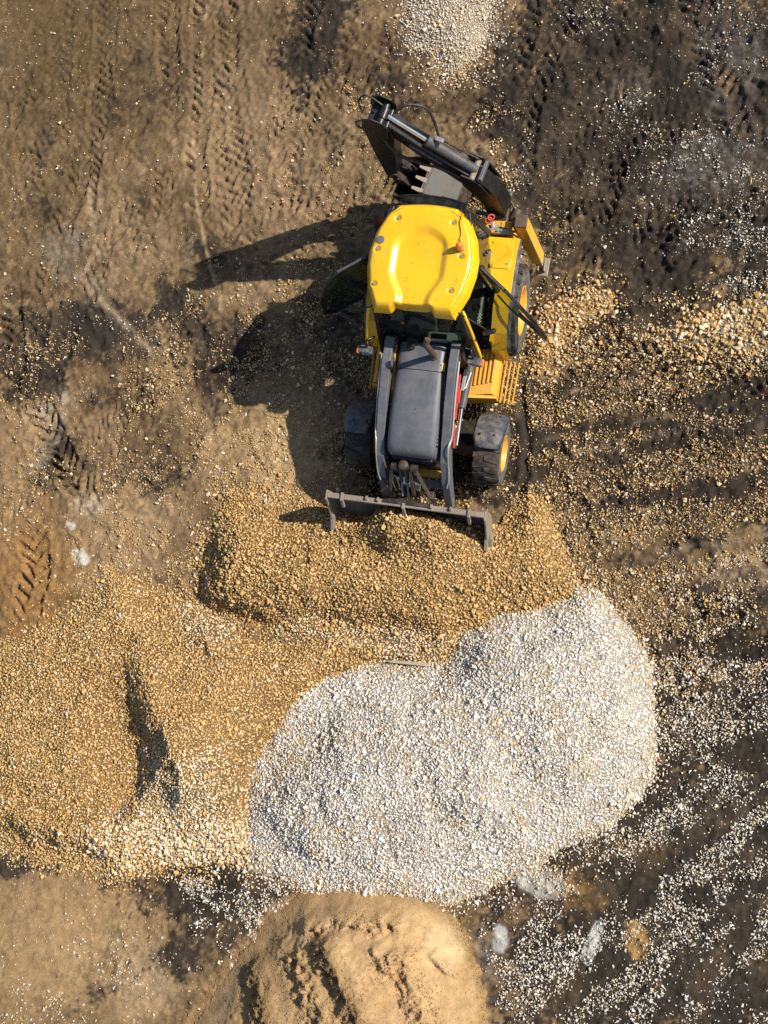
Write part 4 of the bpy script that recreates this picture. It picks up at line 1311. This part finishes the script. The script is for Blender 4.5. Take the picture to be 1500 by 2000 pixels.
# ---- rear mudguards
for sd in (1, -1):
    prof = [(.96, 1.18), (.92, 1.34), (.70, 1.455), (-.18, 1.485), (-.54, 1.32), (-.74, 1.04), (-.78, .74)]
    k4 = [q for q in prof if q[0] > .3] + [(.12, 1.475)]; k5 = [(.12, 1.475)] + [q for q in prof if q[0] < .1]
    b = MB()
    for x0_, x1_, kk in ((.62, 1.10, k4), (.86, 1.10, k5)):
        o_ = [Vector((sd * x0_, y, z)) for y, z in kk]; i_ = [Vector((sd * x0_, y - .01, z - .045)) for y, z in kk][::-1]
        b.prism(o_ + i_, (sd * (x1_ - x0_), 0, 0))
    b.box((sd * .64, .5, 1.05), (.06, .8, .6)); b.box((sd * .875, -.28, 1.06), (.04, .80, .56))
    fd = b.build('rear_mudguard', M_YEL, LD, .02, seg=3)
    ii = [Vector((sd * 1.102, y, z)) for y, z in prof[1:6]]; oo = [Vector((sd * (1.145 if k else 1.11), y + (0 if k else .04), z - .075)) for k, (y, z) in enumerate(prof[1:6])]
    b = MB(); n = len(ii); b.add(ii + oo, [(k, k + 1, n + k + 1, n + k) for k in range(n - 1)]); fl = b.build('rubber_flap', M_GUARD, fd)
    so = fl.modifiers.new('solid', 'SOLIDIFY'); so.thickness = .02
    b = MB(); b.prism([(sd * .70, .84, 1.39), (sd * .92, .80, 1.41), (sd * 1.04, .66, 1.458), (sd * 1.02, .40, 1.466), (sd * .76, .40, 1.466)], (0, 0, .016)); pn = b.build('access_panel', M_YEL, fd, .006)
    MB().lathe([(.016, 0), (.016, .01)], (sd * .98, .48, 1.48), (0, 0, 1), 12).build('lock', M_BRITE, pn, smooth=40)

# ---- steps
for sd in (1, -1):
    b = MB()
    b.prism([(sd * .52, -.72, .86), (sd * .92, -.66, .86), (sd * .92, -.66, .40), (sd * .52, -.72, .40)], (0, -.72, 0))
    b.prism([(sd * .92, -.66, .86), (sd * .99, -.66, .74), (sd * .99, -.66, .40), (sd * .92, -.66, .40)], (0, -.72, 0))
    b.prism([(sd * .50, -1.44, .90), (sd * .99, -1.38, .78), (sd * .99, -1.38, .42), (sd * .50, -1.44, .42)], (0, -.05, 0))
    st = b.build('step_box', M_YELD, LD, .008)
    for k in range(6):
        MB().box((sd * (.58 + .065 * k), -1.02 + .02 * k, .875), (.022, .56, .03)).build('tread_bar', M_YELD, st, .003)
    for k in range(4 if sd > 0 else 2):
        MB().bar((sd * (1.04 + .065 * k), -.78, .56 - .012 * k), (sd * (1.02 + .062 * k), -1.44, .52 - .012 * k), .020, .05).build('step_rung', M_YELD, LD, .003)
    e_ = 1.26 if sd > 0 else 1.12
    b = MB(); b.bar((sd * .98, -1.36, .50), (sd * e_, -1.40, .46), .02, .04); b.bar((sd * .98, -.84, .53), (sd * e_, -.84, .49), .02, .04); b.build('step_bracket', M_YELD, LD)

# ---- cab
AB = (.73, -.97, 1.28); AT = (.60, -.60, 2.62)
BB = (.84, .07, 1.28); BT = (.73, .10, 2.62)
CB = (.66, .95, 1.40); CT = (.56, .80, 2.62)


def mir(p, sd): return Vector((X0 + sd * p[0], p[1], p[2]))


cab = MB()
cab.box((X0, .05, 1.05), (1.34, 1.75, .10))
cab.prism([(X0 - .72, -.95, 1.0), (X0 + .72, -.95, 1.0), (X0 + .72, -.93, 1.45), (X0 + .40, -.88, 1.62), (X0 - .40, -.88, 1.62), (X0 - .72, -.93, 1.45)], (0, .06, 0))
cab = cab.build('cab_floor', M_PLAS, LD, .01)
for sd in (1, -1):
    MB().bar(mir(AB, sd), mir(AT, sd), .07, .08, (0, 1, 0)).build('front_post', M_PLAS, LD, .012)
    MB().bar(mir(BB, sd), mir(BT, sd), .06, .09, (0, 1, 0)).build('centre_post', M_PLAS, LD, .012)
    MB().bar(mir(CB, sd), mir(CT, sd), .06, .08, (0, 1, 0)).build('rear_post', M_PLAS, LD, .012)
    MB().bar(mir(AT, sd), mir(BT, sd), .06, .07).build('roof_rail', M_PLAS, LD, .01)
    MB().bar(mir(BT, sd), mir(CT, sd), .06, .07).build('roof_rail', M_PLAS, LD, .01)
    MB().tube(curve_pts([mir((.66, -.58, 2.50), sd), mir((.72, -.68, 2.46), sd), mir((.80, -.86, 2.08), sd), mir((.86, -1.02, 1.72), sd), mir((.78, -1.02, 1.52), sd)], 5), .024, 10).build('grab_rail', M_YEL, LD, smooth=50)
    # rear side window
    g = MB(); g.add([mir(BB, sd) + Vector((0, .05, .05)), mir(CB, sd) + Vector((0, -.03, .05)), mir(CT, sd), mir(BT, sd) + Vector((0, .05, 0))], [(0, 1, 2, 3)]); g.build('side_window', M_GLASSD, LD)
    for p in ((.79, .34, 1.75), (.76, .48, 1.95), (.78, .36, 2.2)):
        MB().lathe([(.028, -.01), (.028, .02), (.02, .03)], mir(p, sd), (sd, 0, .1), 12).build('window_catch', M_PLAS, LD, smooth=40)
MB().add([Vector((X0 - .69, -.955, 1.36)), Vector((X0 + .69, -.955, 1.36)), Vector((X0 + .57, -.61, 2.58)), Vector((X0 - .57, -.61, 2.58))], [(0, 1, 2, 3)]).build('windscreen', M_GLASS, LD)
MB().add([Vector((X0 - .60, .93, 1.6)), Vector((X0 + .60, .93, 1.6)), Vector((X0 + .53, .82, 2.2)), Vector((X0 - .53, .82, 2.2))], [(0, 1, 2, 3)]).build('rear_window', M_GLASSD, LD)
b = MB(); b.add([Vector((X0 - .46, .72, 2.585)), Vector((X0 + .50, .72, 2.585)), Vector((X0 + .50, .96, 2.55)), Vector((X0 + .2, 1.03, 2.54)), Vector((X0 - .2, 1.05, 2.54)), Vector((X0 - .48, 1.02, 2.55))], [(0, 1, 2, 3, 4, 5)])
rw = b.build('opened_rear_pane', M_GLASSK, LD)
MB().tube(curve_pts([(X0 + .50, .96, 2.555), (X0 + .2, 1.03, 2.545), (X0 - .2, 1.05, 2.545), (X0 - .48, 1.02, 2.555)], 5), .012, 8).build('pane_edge', M_PLAS, rw, smooth=50)
b = MB(); b.tube([(X0 - .05, -.94, 1.86), (X0 + .22, -.92, 1.80), (X0 + .62, -.95, 1.72)], .010, 8); b.tube([(X0 - .36, -.80, 2.10), (X0 - .30, -.86, 1.86)], .008, 8); b.build('wiper', M_PLAS, LD)
# inside
b = MB(); b.box((X0, .38, 1.42), (.52, .50, .16)); b.box((X0, .62, 1.80), (.50, .14, .66), Matrix.Rotation(R(-10), 3, 'X')); b.box((X0, .36, 1.22), (.34, .36, .3)); b.build('seat', M_SEAT, LD, .05, seg=3)
b = MB(); b.bar((X0, -.72, 1.15), (X0, -.36, 1.78), .16, .14); b.build('steering_column', M_TRIM, LD, .03)
ring = [Vector((X0 + .19 * math.cos(a), -.33 + .19 * .86 * math.sin(a), 1.83 + .19 * .5 * math.sin(a))) for a in [2 * math.pi * k / 24 for k in range(25)]]
b = MB(); b.tube(ring, .016, 8); b.bar((X0 - .18, -.33, 1.83), (X0 + .18, -.33, 1.83), .03, .02); b.build('steering_wheel', M_PLAS, LD, smooth=50)
b = MB(); b.box((X0 + .20, -.80, 1.60), (.34, .16, .34)); b.prism([(X0 + .06, -.86, 1.77), (X0 + .36, -.86, 1.77), (X0 + .46, -.80, 1.60), (X0 + .46, -.80, 1.3), (X0 + .06, -.80, 1.3)], (0, .14, 0)); b.build('dashboard', M_TRIM, LD, .03)
b = MB(); b.box((X0 + .60, .10, 1.28), (.30, 1.2, .42)); b.build('side_console', M_PLAS, LD, .05)
b = MB(); b.lathe([(.055, 0), (.055, .03), (.040, .03), (.040, .012), (.01, .012)], (X0 + .66, -.22, 1.49), (0, 0, 1), 18); b.build('cup_holder', M_BLK, LD, smooth=40)
b = MB()
for k in range(7):
    yy = -.32 - k * .026
    b.bar((X0 + .70 + .012 * (k % 3), yy, 1.493), (X0 + .735 + .016 * ((k + 1) % 2), yy - .018, 1.493), .009, .004)
    b.bar((X0 + .69 + .008 * (k % 2), yy - .01, 1.493), (X0 + .715, yy + .006, 1.493), .008, .004)
b.build('console_lettering', M_WHITE, LD)
b = MB(); b.box((X0 + .60, .30, 1.51), (.2, .14, .05)); b.build('seat_cushion_trim', paint('blue_cloth', (.01, .02, .12), .8, dust_amt=.1), LD, .02)
b = MB()
for x in (-.25, .25): b.tube([(X0 + x, .78, 1.15), (X0 + x, .74, 1.85)], .014, 8); b.lathe([(.03, -.03), (.034, 0), (.02, .03)], (X0 + x, .74, 1.87), (0, 0, 1), 12)
b.build('control_lever', M_PLAS, LD, smooth=40)

# ---- roof
outl = [(.86, .0), (.865, .30), (.80, .49), (.67, .625), (.42, .745), (.13, .808), (-.10, .805), (-.40, .745), (-.60, .655), (-.70, .60)]
ys = [p[0] for p in outl]; hw = [p[1] for p in outl]


def half_w(y): return float(np.interp(-y, [-v for v in ys[1:]], hw[1:]))


NV, NU = 110, 100
BOLTS = ((-.434, .605), (.369, .595), (-.668, .14), (.553, .124), (-.639, -.369), (.475, -.377))
roof_pts = []
YT, YB = .885, -.735
for j in range(NV + 1):
    t = j / NV; y = YT + (YB - YT) * t
    w = half_w(min(y, .80)) if y < .80 else math.sqrt(max(0, 1 - ((y - .80) / .085) ** 2)) * .05 + .47 * (1 - ((y - .80) / .085) ** 2 * .55)
    for i in range(NU + 1):
        u = -1 + 2 * i / NU
        x = u * w
        yy = y
        # front notch between the two brow lumps
        notch = 1 - float(sstep(.25, .33, np.array(abs(x + .02))))
        if t > .9: yy = y + notch * .085 * (t - .9) / .1
        # bowed rear edge
        if t < .12: yy = yy + (.12 - t) / .12 * (.01 - .06 * (x / .5) ** 2)
        de = min((1 - abs(u)) * w, (y - YB) * 1.0 + .001, (YT - y) + .001)
        z = 2.80 - .20 * max(0, 1 - de / .13) ** 2.2
        z -= .02 * (x / .8) ** 2
        # basin: narrow at the back, opening to the front
        bw = .40 - .16 * float(sstep(-.15, -.55, np.array(y))) if y < -.15 else .40
        k = (1 - float(sstep(bw - .10, bw + .02, np.array(abs(x + .02)))))
        k *= 1 - float(sstep(.38, .56, np.array(y + .25 * (x / .4) ** 2)))
        z -= .055 * k + .03 * k * max(0, -.2 - y)
        for bx_, by_ in BOLTS: z -= .028 * math.exp(-(((X0 + x - bx_) ** 2 + (yy - by_) ** 2) / .0016) ** 2)
        roof_pts.append((X0 + x, yy, z))
b = MB(); fs = []
for j in range(NV):
    for i in range(NU):
        a = j * (NU + 1) + i; fs.append((a, a + 1, a + NU + 2, a + NU + 1))
b.add(roof_pts, fs)
# closed underside
und = []
ringi = [i for i in range(NU + 1)] + [j * (NU + 1) + NU for j in range(1, NV + 1)] + [NV * (NU + 1) + i for i in range(NU - 1, -1, -1)] + [j * (NU + 1) for j in range(NV - 1, 0, -1)]
base = len(b.v)
for i in ringi: p = b.v[i]; und.append((X0 + (p[0] - X0) * .97, p[1] * .97, 2.58))
b.v += und
n = len(ringi)
for k in range(n): b.f.append((ringi[k], ringi[(k + 1) % n], base + (k + 1) % n, base + k))
b.f.append(tuple(base + k for k in range(n)))
M_ROOF = paint('yellow_roof', (.82, .46, .008), .26, dust=(.46, .27, .05), dust_amt=.24, dust_up=.12, scale=3.5, coat=.5, wear=(.50, .27, .015))
roof = b.build('roof', M_ROOF, LD, smooth=60)
for x, y in BOLTS:
    MB().lathe([(.026, 0), (.026, .018), (.012, .022)], (x, y, 2.765), (0, 0, 1), 10).build('bolt', M_STEEL, roof, smooth=40)
MB().lathe([(.060, 0), (.060, .018), (.05, .022)], (-.641, .27, 2.778), (0, 0, 1), 26).build('vent_disc', M_ARM, roof, smooth=40)
be = MB().lathe([(.060, 0), (.060, .03), (.052, .036)], (.525, .235, 2.785), (0, 0, 1), 22).build('beacon_base', M_STEEL, roof, smooth=40)
MB().lathe([(.052, 0), (.052, .07), (.045, .115), (.03, .14), (.008, .148)], (.525, .235, 2.82), (0, 0, 1), 22).build('beacon_lens', M_ORANGE, roof, smooth=60)
b = MB(); b.tube(curve_pts([(.45, .82, 2.79), (.47, .68, 2.805), (.46, .60, 2.805), (.50, .45, 2.80), (.49, .36, 2.80), (.525, .30, 2.805)], 6), .0045, 6); b.build('beacon_cable', M_HOSE, roof)
b = MB(); b.tube([(.55, -.52, 2.75), (.50, -.70, 2.70)], .003, 6); b.tube([(.34, -.64, 2.74), (.56, -.68, 2.70)], .003, 6); b.build('aerial', M_HOSE, roof)
ring = []
for j in range(60):
    t = j / 59; y = .76 - 1.42 * t
    ring.append((X0 - (half_w(min(y, .8)) - .085 - .10 * max(0, y - .62) / .14), y, 0))
rr = ring + [(2 * X0 - p[0], p[1], 0) for p in ring[::-1]]
for side_ in (ring, [(2 * X0 - p[0], p[1], 0) for p in ring]):
    pts = []
    for p in side_:
        w = half_w(min(p[1], .8)); de = w - abs(p[0] - X0); de = min(de, p[1] - YB)
        pts.append((p[0], p[1], 2.80 - .20 * max(0, 1 - de / .13) ** 2.2 - .02 * ((p[0] - X0) / .8) ** 2 + .0005))
    MB().tube(pts, .0035, 6).build('roof_seam', M_RUST, roof)


# ---- doors: (distance from hinge, height) outline, swung open
def door(hx, hy, dx, dy, lean, sd, name_label):
    d = Vector((dx, dy, 0)).normalized()
    out = [(0, 1.22), (0, 2.58), (.56, 2.58), (.80, 2.32), (.97, 1.85), (1.01, 1.25), (.86, 1.06), (.12, 1.06)]

    def W(s, z): return Vector((hx, hy, 0)) + d * s + Vector((lean[0], lean[1], 0)) * (2.6 - z) + Vector((0, 0, z))
    nrm = d.cross(Vector((0, 0, 1))).normalized()
    P = [W(s, z) for s, z in out]
    fr = MB(); loop = P + [P[0]]
    n = len(P); cen = sum(P, Vector()) / n
    inn = [p + (cen - p).normalized() * .075 for p in P]
    vs = [p + nrm * .025 for p in P] + [p + nrm * .025 for p in inn] + [p - nrm * .025 for p in P] + [p - nrm * .025 for p in inn]
    fs = []
    for k in range(n):
        q = (k + 1) % n
        fs += [(k, q, n + q, n + k), (2 * n + k, 3 * n + k, 3 * n + q, 2 * n + q), (k, 2 * n + k, 2 * n + q, q), (n + k, n + q, 3 * n + q, 3 * n + k)]
    fr.add(vs, fs)
    dr = fr.build('door', M_PLAS, LD, .006)
    if name_label: dr['label'] = name_label
    MB().add(inn, [tuple(range(n))]).build('door_glass', M_GLASSL if sd < 0 else M_GLASSD, dr)
    MB().bar(W(.06, 2.592), W(.52, 2.592), .03, .012).build('weather_strip', M_CYL, dr)
    MB().tube([W(.80, 1.62) + nrm * .05, W(.80, 1.72) + nrm * .06, W(.92, 1.74) + nrm * .06], .014, 8).build('door_handle', M_PLAS, dr, smooth=50)
    b = MB(); b.lathe([(.03, -.05), (.03, .05)], W(.02, 2.3), (0, 0, 1), 10); b.lathe([(.03, -.05), (.03, .05)], W(.02, 1.7), (0, 0, 1), 10); b.build('hinge', M_PLAS, dr, smooth=40)
    b = MB(); b.tube(curve_pts([W(.10, 1.56) + nrm * .05, W(.4, 1.60) + nrm * .07, W(.75, 1.56) + nrm * .05], 5), .014, 8); b.build('grab_bar', M_PLAS, dr, smooth=50)
    return dr


door(X0 + .80, .08, .80, -.62, (.10, -.01), 1, None)
door(X0 - .80, .10, -.83, -.56, (-.10, -.01), -1, None)

# ---- mirrors and lamps
for sd, mx, my, mz in ((1, .98, -.74, 2.12), (-1, -1.16, -.68, 2.12)):
    b = MB(); b.tube([(X0 + sd * .62, -.60, 2.58), (X0 + sd * .66, -.64, 2.55), (mx - sd * .04, my + .01, mz + .10)], .012, 8); ar = b.build('mirror_arm', M_PLAS, LD, smooth=50)
    b = MB(); b.box((mx, my, mz), (.19, .06, .24), Matrix.Rotation(R(18 * sd), 3, 'Z') @ Matrix.Rotation(R(22), 3, 'X')); b.build('mirror', M_PLAS, LD, .02, seg=3)
for sd, lx, ly in ((1, .77, -1.11), (-1, -.89, -1.10)):
    b = MB(); b.box((lx, ly, 1.76), (.22, .12, .11), Matrix.Rotation(R(-6), 3, 'Z')); lp = b.build('work_lamp', M_GUARD, LD, .02, seg=3)
    MB().box((lx - sd * .02, ly - .063, 1.75), (.14, .012, .07)).build('lamp_glass', M_BRITE, lp, .004)
    MB().box((lx + sd * .115, ly - .01, 1.76), (.045, .10, .085)).build('indicator', M_ORANGE, lp, .01)
    b = MB(); b.tube(curve_pts([(X0 + sd * .72, -.92, 1.90), (lx - sd * .04, ly + .10, 1.96), (lx - sd * .02, ly + .03, 1.82)], 5), .018, 8); b.build('lamp_bracket', M_PLAS, LD, smooth=50)

# ---- rear frame, stabilisers
b = MB(); b.box((0, 1.20, .62), (2.05, .22, .26)); b.box((0, 1.20, 1.02), (2.02, .14, .12)); b.box((-.80, 1.20, .82), (.12, .16, .4)); b.box((.84, 1.20, .82), (.12, .16, .4))
b.build('rear_frame', M_YELD, LD, .012)
b = MB(); b.box((.64, 1.05, 1.28), (.42, .12, .10)); b.box((.86, 1.12, 1.30), (.16, .10, .14)); b.box((.60, 1.13, 1.14), (.5, .05, .22)); b.build('frame_bracket', M_YELD, LD, .012)
b = MB()
for x in (.74, .80, .86, .92): b.lathe([(.014, 0), (.014, .03)], (x, 1.02, 1.335), (0, 0, 1), 8)
b.box((.82, 1.02, 1.325), (.24, .07, .02)); b.build('bolt_plate', M_BRITE, LD)
for sd in (1, -1):
    s = MB(); top = Vector((sd * 1.10, 1.13, 1.50)); bot = Vector((sd * 1.27, .93, .42))
    s.bar(top, bot, .17, .19, (0, 1, 0)); st = s.build('stabiliser_leg', M_YELD if sd > 0 else M_RUST, LD, .012)
    MB().box(top + Vector((0, 0, .012)), (.185, .20, .05)).build('leg_cap', M_RUST, st, .012)
    b = MB(); b.bar(bot + Vector((0, 0, .06)), bot + Vector((sd * .05, -.06, -.10)), .11, .12, (0, 1, 0)); b.build('inner_leg', M_STEEL, st, .01)
    b = MB(); b.box(bot + Vector((sd * .07, -.08, -.15)), (.20, .30, .03)); b.bar(bot + Vector((sd * .01, -.08, -.14)), bot + Vector((sd * .01, -.08, -.02)), .03, .20, (0, 1, 0)); b.bar(bot + Vector((sd * .11, -.08, -.14)), bot + Vector((sd * .11, -.08, -.02)), .03, .20, (0, 1, 0)); b.build('foot_pad', M_STEEL, st, .015)
    b = MB(); b.tube([top + Vector((-sd * .13, .0, -.08)), top + Vector((-sd * .05, -.06, -.6))], .035, 12); b.build('stabiliser_cylinder', M_CYL, LD, smooth=40)
    b = MB(); b.tube(curve_pts([top + Vector((-sd * .12, -.02, -.02)), top + Vector((-sd * .16, -.14, -.06)), top + Vector((-sd * .06, -.16, -.25))], 5), .014, 8); b.build('stabiliser_hose', M_HOSE, LD, smooth=50)

# ---- backhoe: everything lies in one upright plane through the king post
K = Vector((.64, 1.50, 0)); E_ = Vector((-.975, .222, 0)).normalized(); NN = Vector((-E_.y, E_.x, 0))   # NN towards the loader (picture down)


def bh(a, z, off=0.0): return K + E_ * a + NN * off + Vector((0, 0, z))


b = MB(); b.box((.64, 1.38, .74), (.34, .26, .62)); b.lathe([(.11, -.34), (.11, .34)], (.64, 1.50, .74), (0, 0, 1), 18); b.build('king_post', M_DKST, LD, .02)
b = MB(); b.bar((.80, 1.74, 1.05), (.70, 1.34, 1.05), .06, .06); b.bar((.80, 1.74, 1.05), (.58, 1.74, 1.05), .06, .06); b.bar((.70, 1.34, 1.05), (.30, 1.40, 1.02), .05, .06); b.build('guard_frame', M_ARM, LD, .008)
b = MB(); b.lathe([(.08, -.09), (.08, .09), (.04, .1)], (.90, 1.42, .92), (.2, 1, 0), 18); b.tube(curve_pts([(.90, 1.36, 1.0), (.98, 1.28, 1.08), (.86, 1.2, 1.15), (.76, 1.24, 1.1)], 5), .018, 8); b.build('swing_cylinder', M_DKST, LD, smooth=40)
# boom
bp = [(0.0, .80), (-.02, 1.30), (.06, 1.80), (.24, 2.14), (.60, 2.48), (1.0, 2.92), (1.36, 3.36)]
bs = [(.27, .26), (.27, .34), (.26, .42), (.25, .42), (.24, .34), (.23, .28), (.22, .22)]
b = MB(); b.sweep([bh(*p) for p in bp], bs, NN); boom = b.build('boom', M_BLK, LD, .012)
for off in (-.165, .165):
    pts = [bh(-.10, 1.85, off), bh(.02, 2.30, off), bh(.12, 2.46, off), bh(.30, 2.52, off), bh(.36, 2.36, off), bh(.24, 2.0, off)]
    MB().prism(pts, NN * (.025 if off > 0 else -.025)).build('boom_ear', M_BLK, boom, .004)
MB().box(bh(.03, 2.42), (.05, .30, .10), Matrix.Rotation(math.atan2(E_.y, E_.x), 3, 'Z')).build('boom_stop', M_ARM, boom, .008)
MB().lathe([(.05, -.17), (.05, .17)], bh(.17, 2.38), NN, 14).build('boom_pin', M_STEEL, boom, smooth=40)
b = MB(); b.tube([bh(.17, 2.38), bh(.80, 3.00)], .075, 20); dc = b.build('dipper_cylinder', M_CYL, LD, smooth=40)
MB().lathe([(.083, 0), (.083, .07)], bh(.76, 2.96), bh(1, 3.2) - bh(.8, 3.0), 20).build('gland', M_CYL, dc, smooth=40)
MB().tube([bh(.80, 3.0), bh(1.30, 3.50)], .036, 14).build('rod', M_CHROME, dc, smooth=50)
MB().lathe([(.065, -.07), (.065, .07)], bh(1.33, 3.53), NN, 16).build('rod_eye', M_BLK, dc, smooth=40)
# boom cylinder
b = MB(); b.tube([bh(.10, 1.0), bh(.42, 1.75)], .07, 18); bc = b.build('boom_cylinder', M_BLK, LD, smooth=40)
MB().tube([bh(.42, 1.75), bh(.62, 2.25)], .035, 12).build('rod', M_CHROME, bc, smooth=40)
# dipper: two cheek plates at the head, box arm below
dp = [(1.40, 3.46), (1.46, 3.10), (1.56, 2.50), (1.64, 1.85), (1.70, 1.30)]
b = MB(); b.sweep([bh(*p) for p in dp], [(.28, .30), (.28, .46), (.27, .38), (.25, .28), (.22, .20)], NN); dip = b.build('dipper', M_BLK, LD, .012)
for off in (-.165, .165):
    MB().prism([bh(1.22, 3.50, off), bh(1.27, 3.63, off), bh(1.42, 3.68, off), bh(1.58, 3.58, off), bh(1.66, 3.30, off), bh(1.66, 2.9, off), bh(1.50, 2.7, off), bh(1.30, 3.1, off)], NN * (.022 if off > 0 else -.022)).build('cheek_plate', M_BLK, dip, .004)
MB().lathe([(.055, -.16), (.055, .16)], bh(1.34, 3.52), NN, 14).build('head_pin', M_BLK, dip, smooth=40)
MB().lathe([(.06, -.15), (.06, .15)], bh(1.42, 3.32), NN, 14).build('boom_pin', M_STEEL, dip, smooth=40)
MB().prism([bh(1.66, 2.95, .05), bh(1.78, 2.2, .05), bh(1.80, 1.7, .05), bh(1.70, 1.6, .05)], NN * -.1).build('arm_gusset', M_BLK, dip, .006)
b = MB(); b.tube([bh(1.50, 2.95), bh(1.56, 2.1)], .055, 16); cc = b.build('bucket_cylinder', M_BLK, LD, smooth=40)
MB().tube([bh(1.56, 2.1), bh(1.58, 1.55)], .03, 12).build('rod', M_CHROME, cc, smooth=40)
b = MB()
for off in (-.11, .11): b.bar(bh(1.58, 1.55, off), bh(1.40, 1.22, off), .03, .09, NN); b.bar(bh(1.58, 1.55, off), bh(1.70, 1.36, off), .03, .09, NN)
b.build('bucket_link', M_DKST, LD, .006)
# digging bucket, curled up under the boom
bw = .66
prof = [(1.12, 1.50), (.86, 1.38), (.62, 1.16), (.52, .90), (.60, .64), (.86, .50), (1.20, .54), (1.48, .76), (1.66, 1.10)]
o_ = [bh(a, z, -bw / 2) for a, z in prof]; i_ = [bh(a + (.03 if a < 1.1 else -.03), z + (-.03 if z > 1.0 and a < 1.1 else .03), -bw / 2) for a, z in prof][::-1]
b = MB(); b.prism(o_ + i_, NN * bw); db = b.build('digging_bucket', M_DKST, LD, .004)
MB().prism([bh(a, z + .006, -bw / 2 + .01) for a, z in prof[:3]] + [bh(a, z + .028, -bw / 2 + .01) for a, z in prof[:3]][::-1], NN * (bw - .02)).build('lip_plate', M_LIP, db, .004)
for off in (-bw / 2, bw / 2):
    MB().prism([bh(a, z, off) for a, z in prof], NN * .02).build('side_plate', M_DKST, db, .004)
for k in range(4):
    off = -bw / 2 + .07 + k * (bw - .14) / 3
    MB().prism([bh(1.08, 1.53, off - .04), bh(1.08, 1.53, off + .04), bh(1.25, 1.585, off + .022), bh(1.25, 1.585, off - .022)], Vector((0, 0, -.05))).build('tooth', M_STEEL, db, .006)
b = MB()
for off in (-.09, .09): b.prism([bh(1.40, 1.22, off), bh(1.72, 1.30, off), bh(1.70, 1.02, off), bh(1.46, .78, off)], NN * .025)
b.build('bucket_ear', M_DKST, db, .004)
# hoses
H = lambda *p: curve_pts([bh(*q) for q in p], 7)
for pts, r_ in ((((1.18, 3.55, -.05), (1.02, 3.66, -.16), (.80, 3.52, -.24), (.72, 3.20, -.20), (.66, 2.92, -.10)), .020),
                (((1.36, 3.62, -.08), (1.60, 3.70, -.12), (1.72, 3.60, -.05), (1.66, 3.46, .04)), .014),
                (((1.62, 3.44, .12), (1.74, 3.36, .16), (1.72, 3.2, .16), (1.62, 3.2, .14)), .014),
                (((1.42, 3.10, .16), (1.20, 2.80, .24), (.90, 2.62, .22), (.60, 2.50, .16), (.30, 2.30, .16)), .020),
                (((1.46, 3.0, .16), (1.26, 2.72, .20), (.94, 2.56, .18), (.62, 2.42, .15), (.2, 2.1, .16)), .016),
                (((.66, 2.98, -.09), (.48, 2.80, -.10), (.30, 2.60, -.12), (.10, 2.30, -.16), (.02, 1.7, -.17)), .018),
                (((-.02, 1.2, .17), (-.10, .95, .20), (-.2, .9, .10), (-.2, .8, -.1)), .018),
                (((.02, 1.2, -.17), (-.12, 1.0, -.16), (-.24, .95, -.05), (-.3, .85, .05)), .018)):
    MB().tube(H(*pts), r_, 8).build('hose', M_HOSE, LD, smooth=60)
MB().bar(bh(1.02, 2.98, .12), bh(.60, 2.60, .12), .012, .05, NN).build('hose_guard', M_ARM, LD, .003)
MB().box(bh(.62, 3.02, -.05), (.12, .06, .05), Matrix.Rotation(R(-20), 3, 'Z')).build('hose_clamp', M_BRITE, LD, .006)

# ================================================================== small loose things
def W_(x, y, z): c, s = math.cos(LOADER_RZ), math.sin(LOADER_RZ); return (LOADER_XY[0] + x * c - y * s, LOADER_XY[1] + x * s + y * c, z)


hk = empty('tow_hook', W_(.66, 1.10, 1.33), R(20)); tag(hk, 'grey steel hook with a red link lying on the rear frame', 'hook')
b = MB(); b.bar((-.09, -.05, .02), (.10, -.05, .02), .035, .03); b.bar((-.02, -.05, .02), (.0, .05, .025), .05, .03); b.bar((.10, -.05, .02), (.13, -.10, .02), .03, .03); b.bar((-.09, -.05, .02), (-.13, -.08, .02), .03, .03); b.build('hook_body', M_BRITE, hk, .008)
ringp = [Vector((-.04 + .05 * math.cos(a), .09 + .035 * math.sin(a), .04 + .02 * math.sin(a))) for a in [2 * math.pi * k / 16 for k in range(17)]]
b = MB(); b.tube(ringp, .013, 8); b.tube([p + Vector((.05, .02, .02)) for p in ringp], .013, 8); b.build('chain_link', M_RED, hk, smooth=60)

sx, sy = site(748, 1292, .42); ex_, ey_ = site(824, 1298, .42)
zz = float(max(h_white(np.array([.5 * (sx + ex_)]), np.array([.5 * (sy + ey_)]))[0], h_wind(np.array([.5 * (sx + ex_)]), np.array([.5 * (sy + ey_)]))[0])) + .06
stick = MB(); stick.sweep([(sx, sy, zz), (sx + .3 * (ex_ - sx), sy + .3 * (ey_ - sy) + .004, zz + .004), (ex_, ey_, zz + .01)], [(.03, .03), (.05, .035), (.062, .04)], (0, 1, 0))
st_o = stick.build('wooden_stick', M_WOOD, None, .008)
tag(st_o, 'weathered wooden stick lying on top of the white gravel', 'stick')
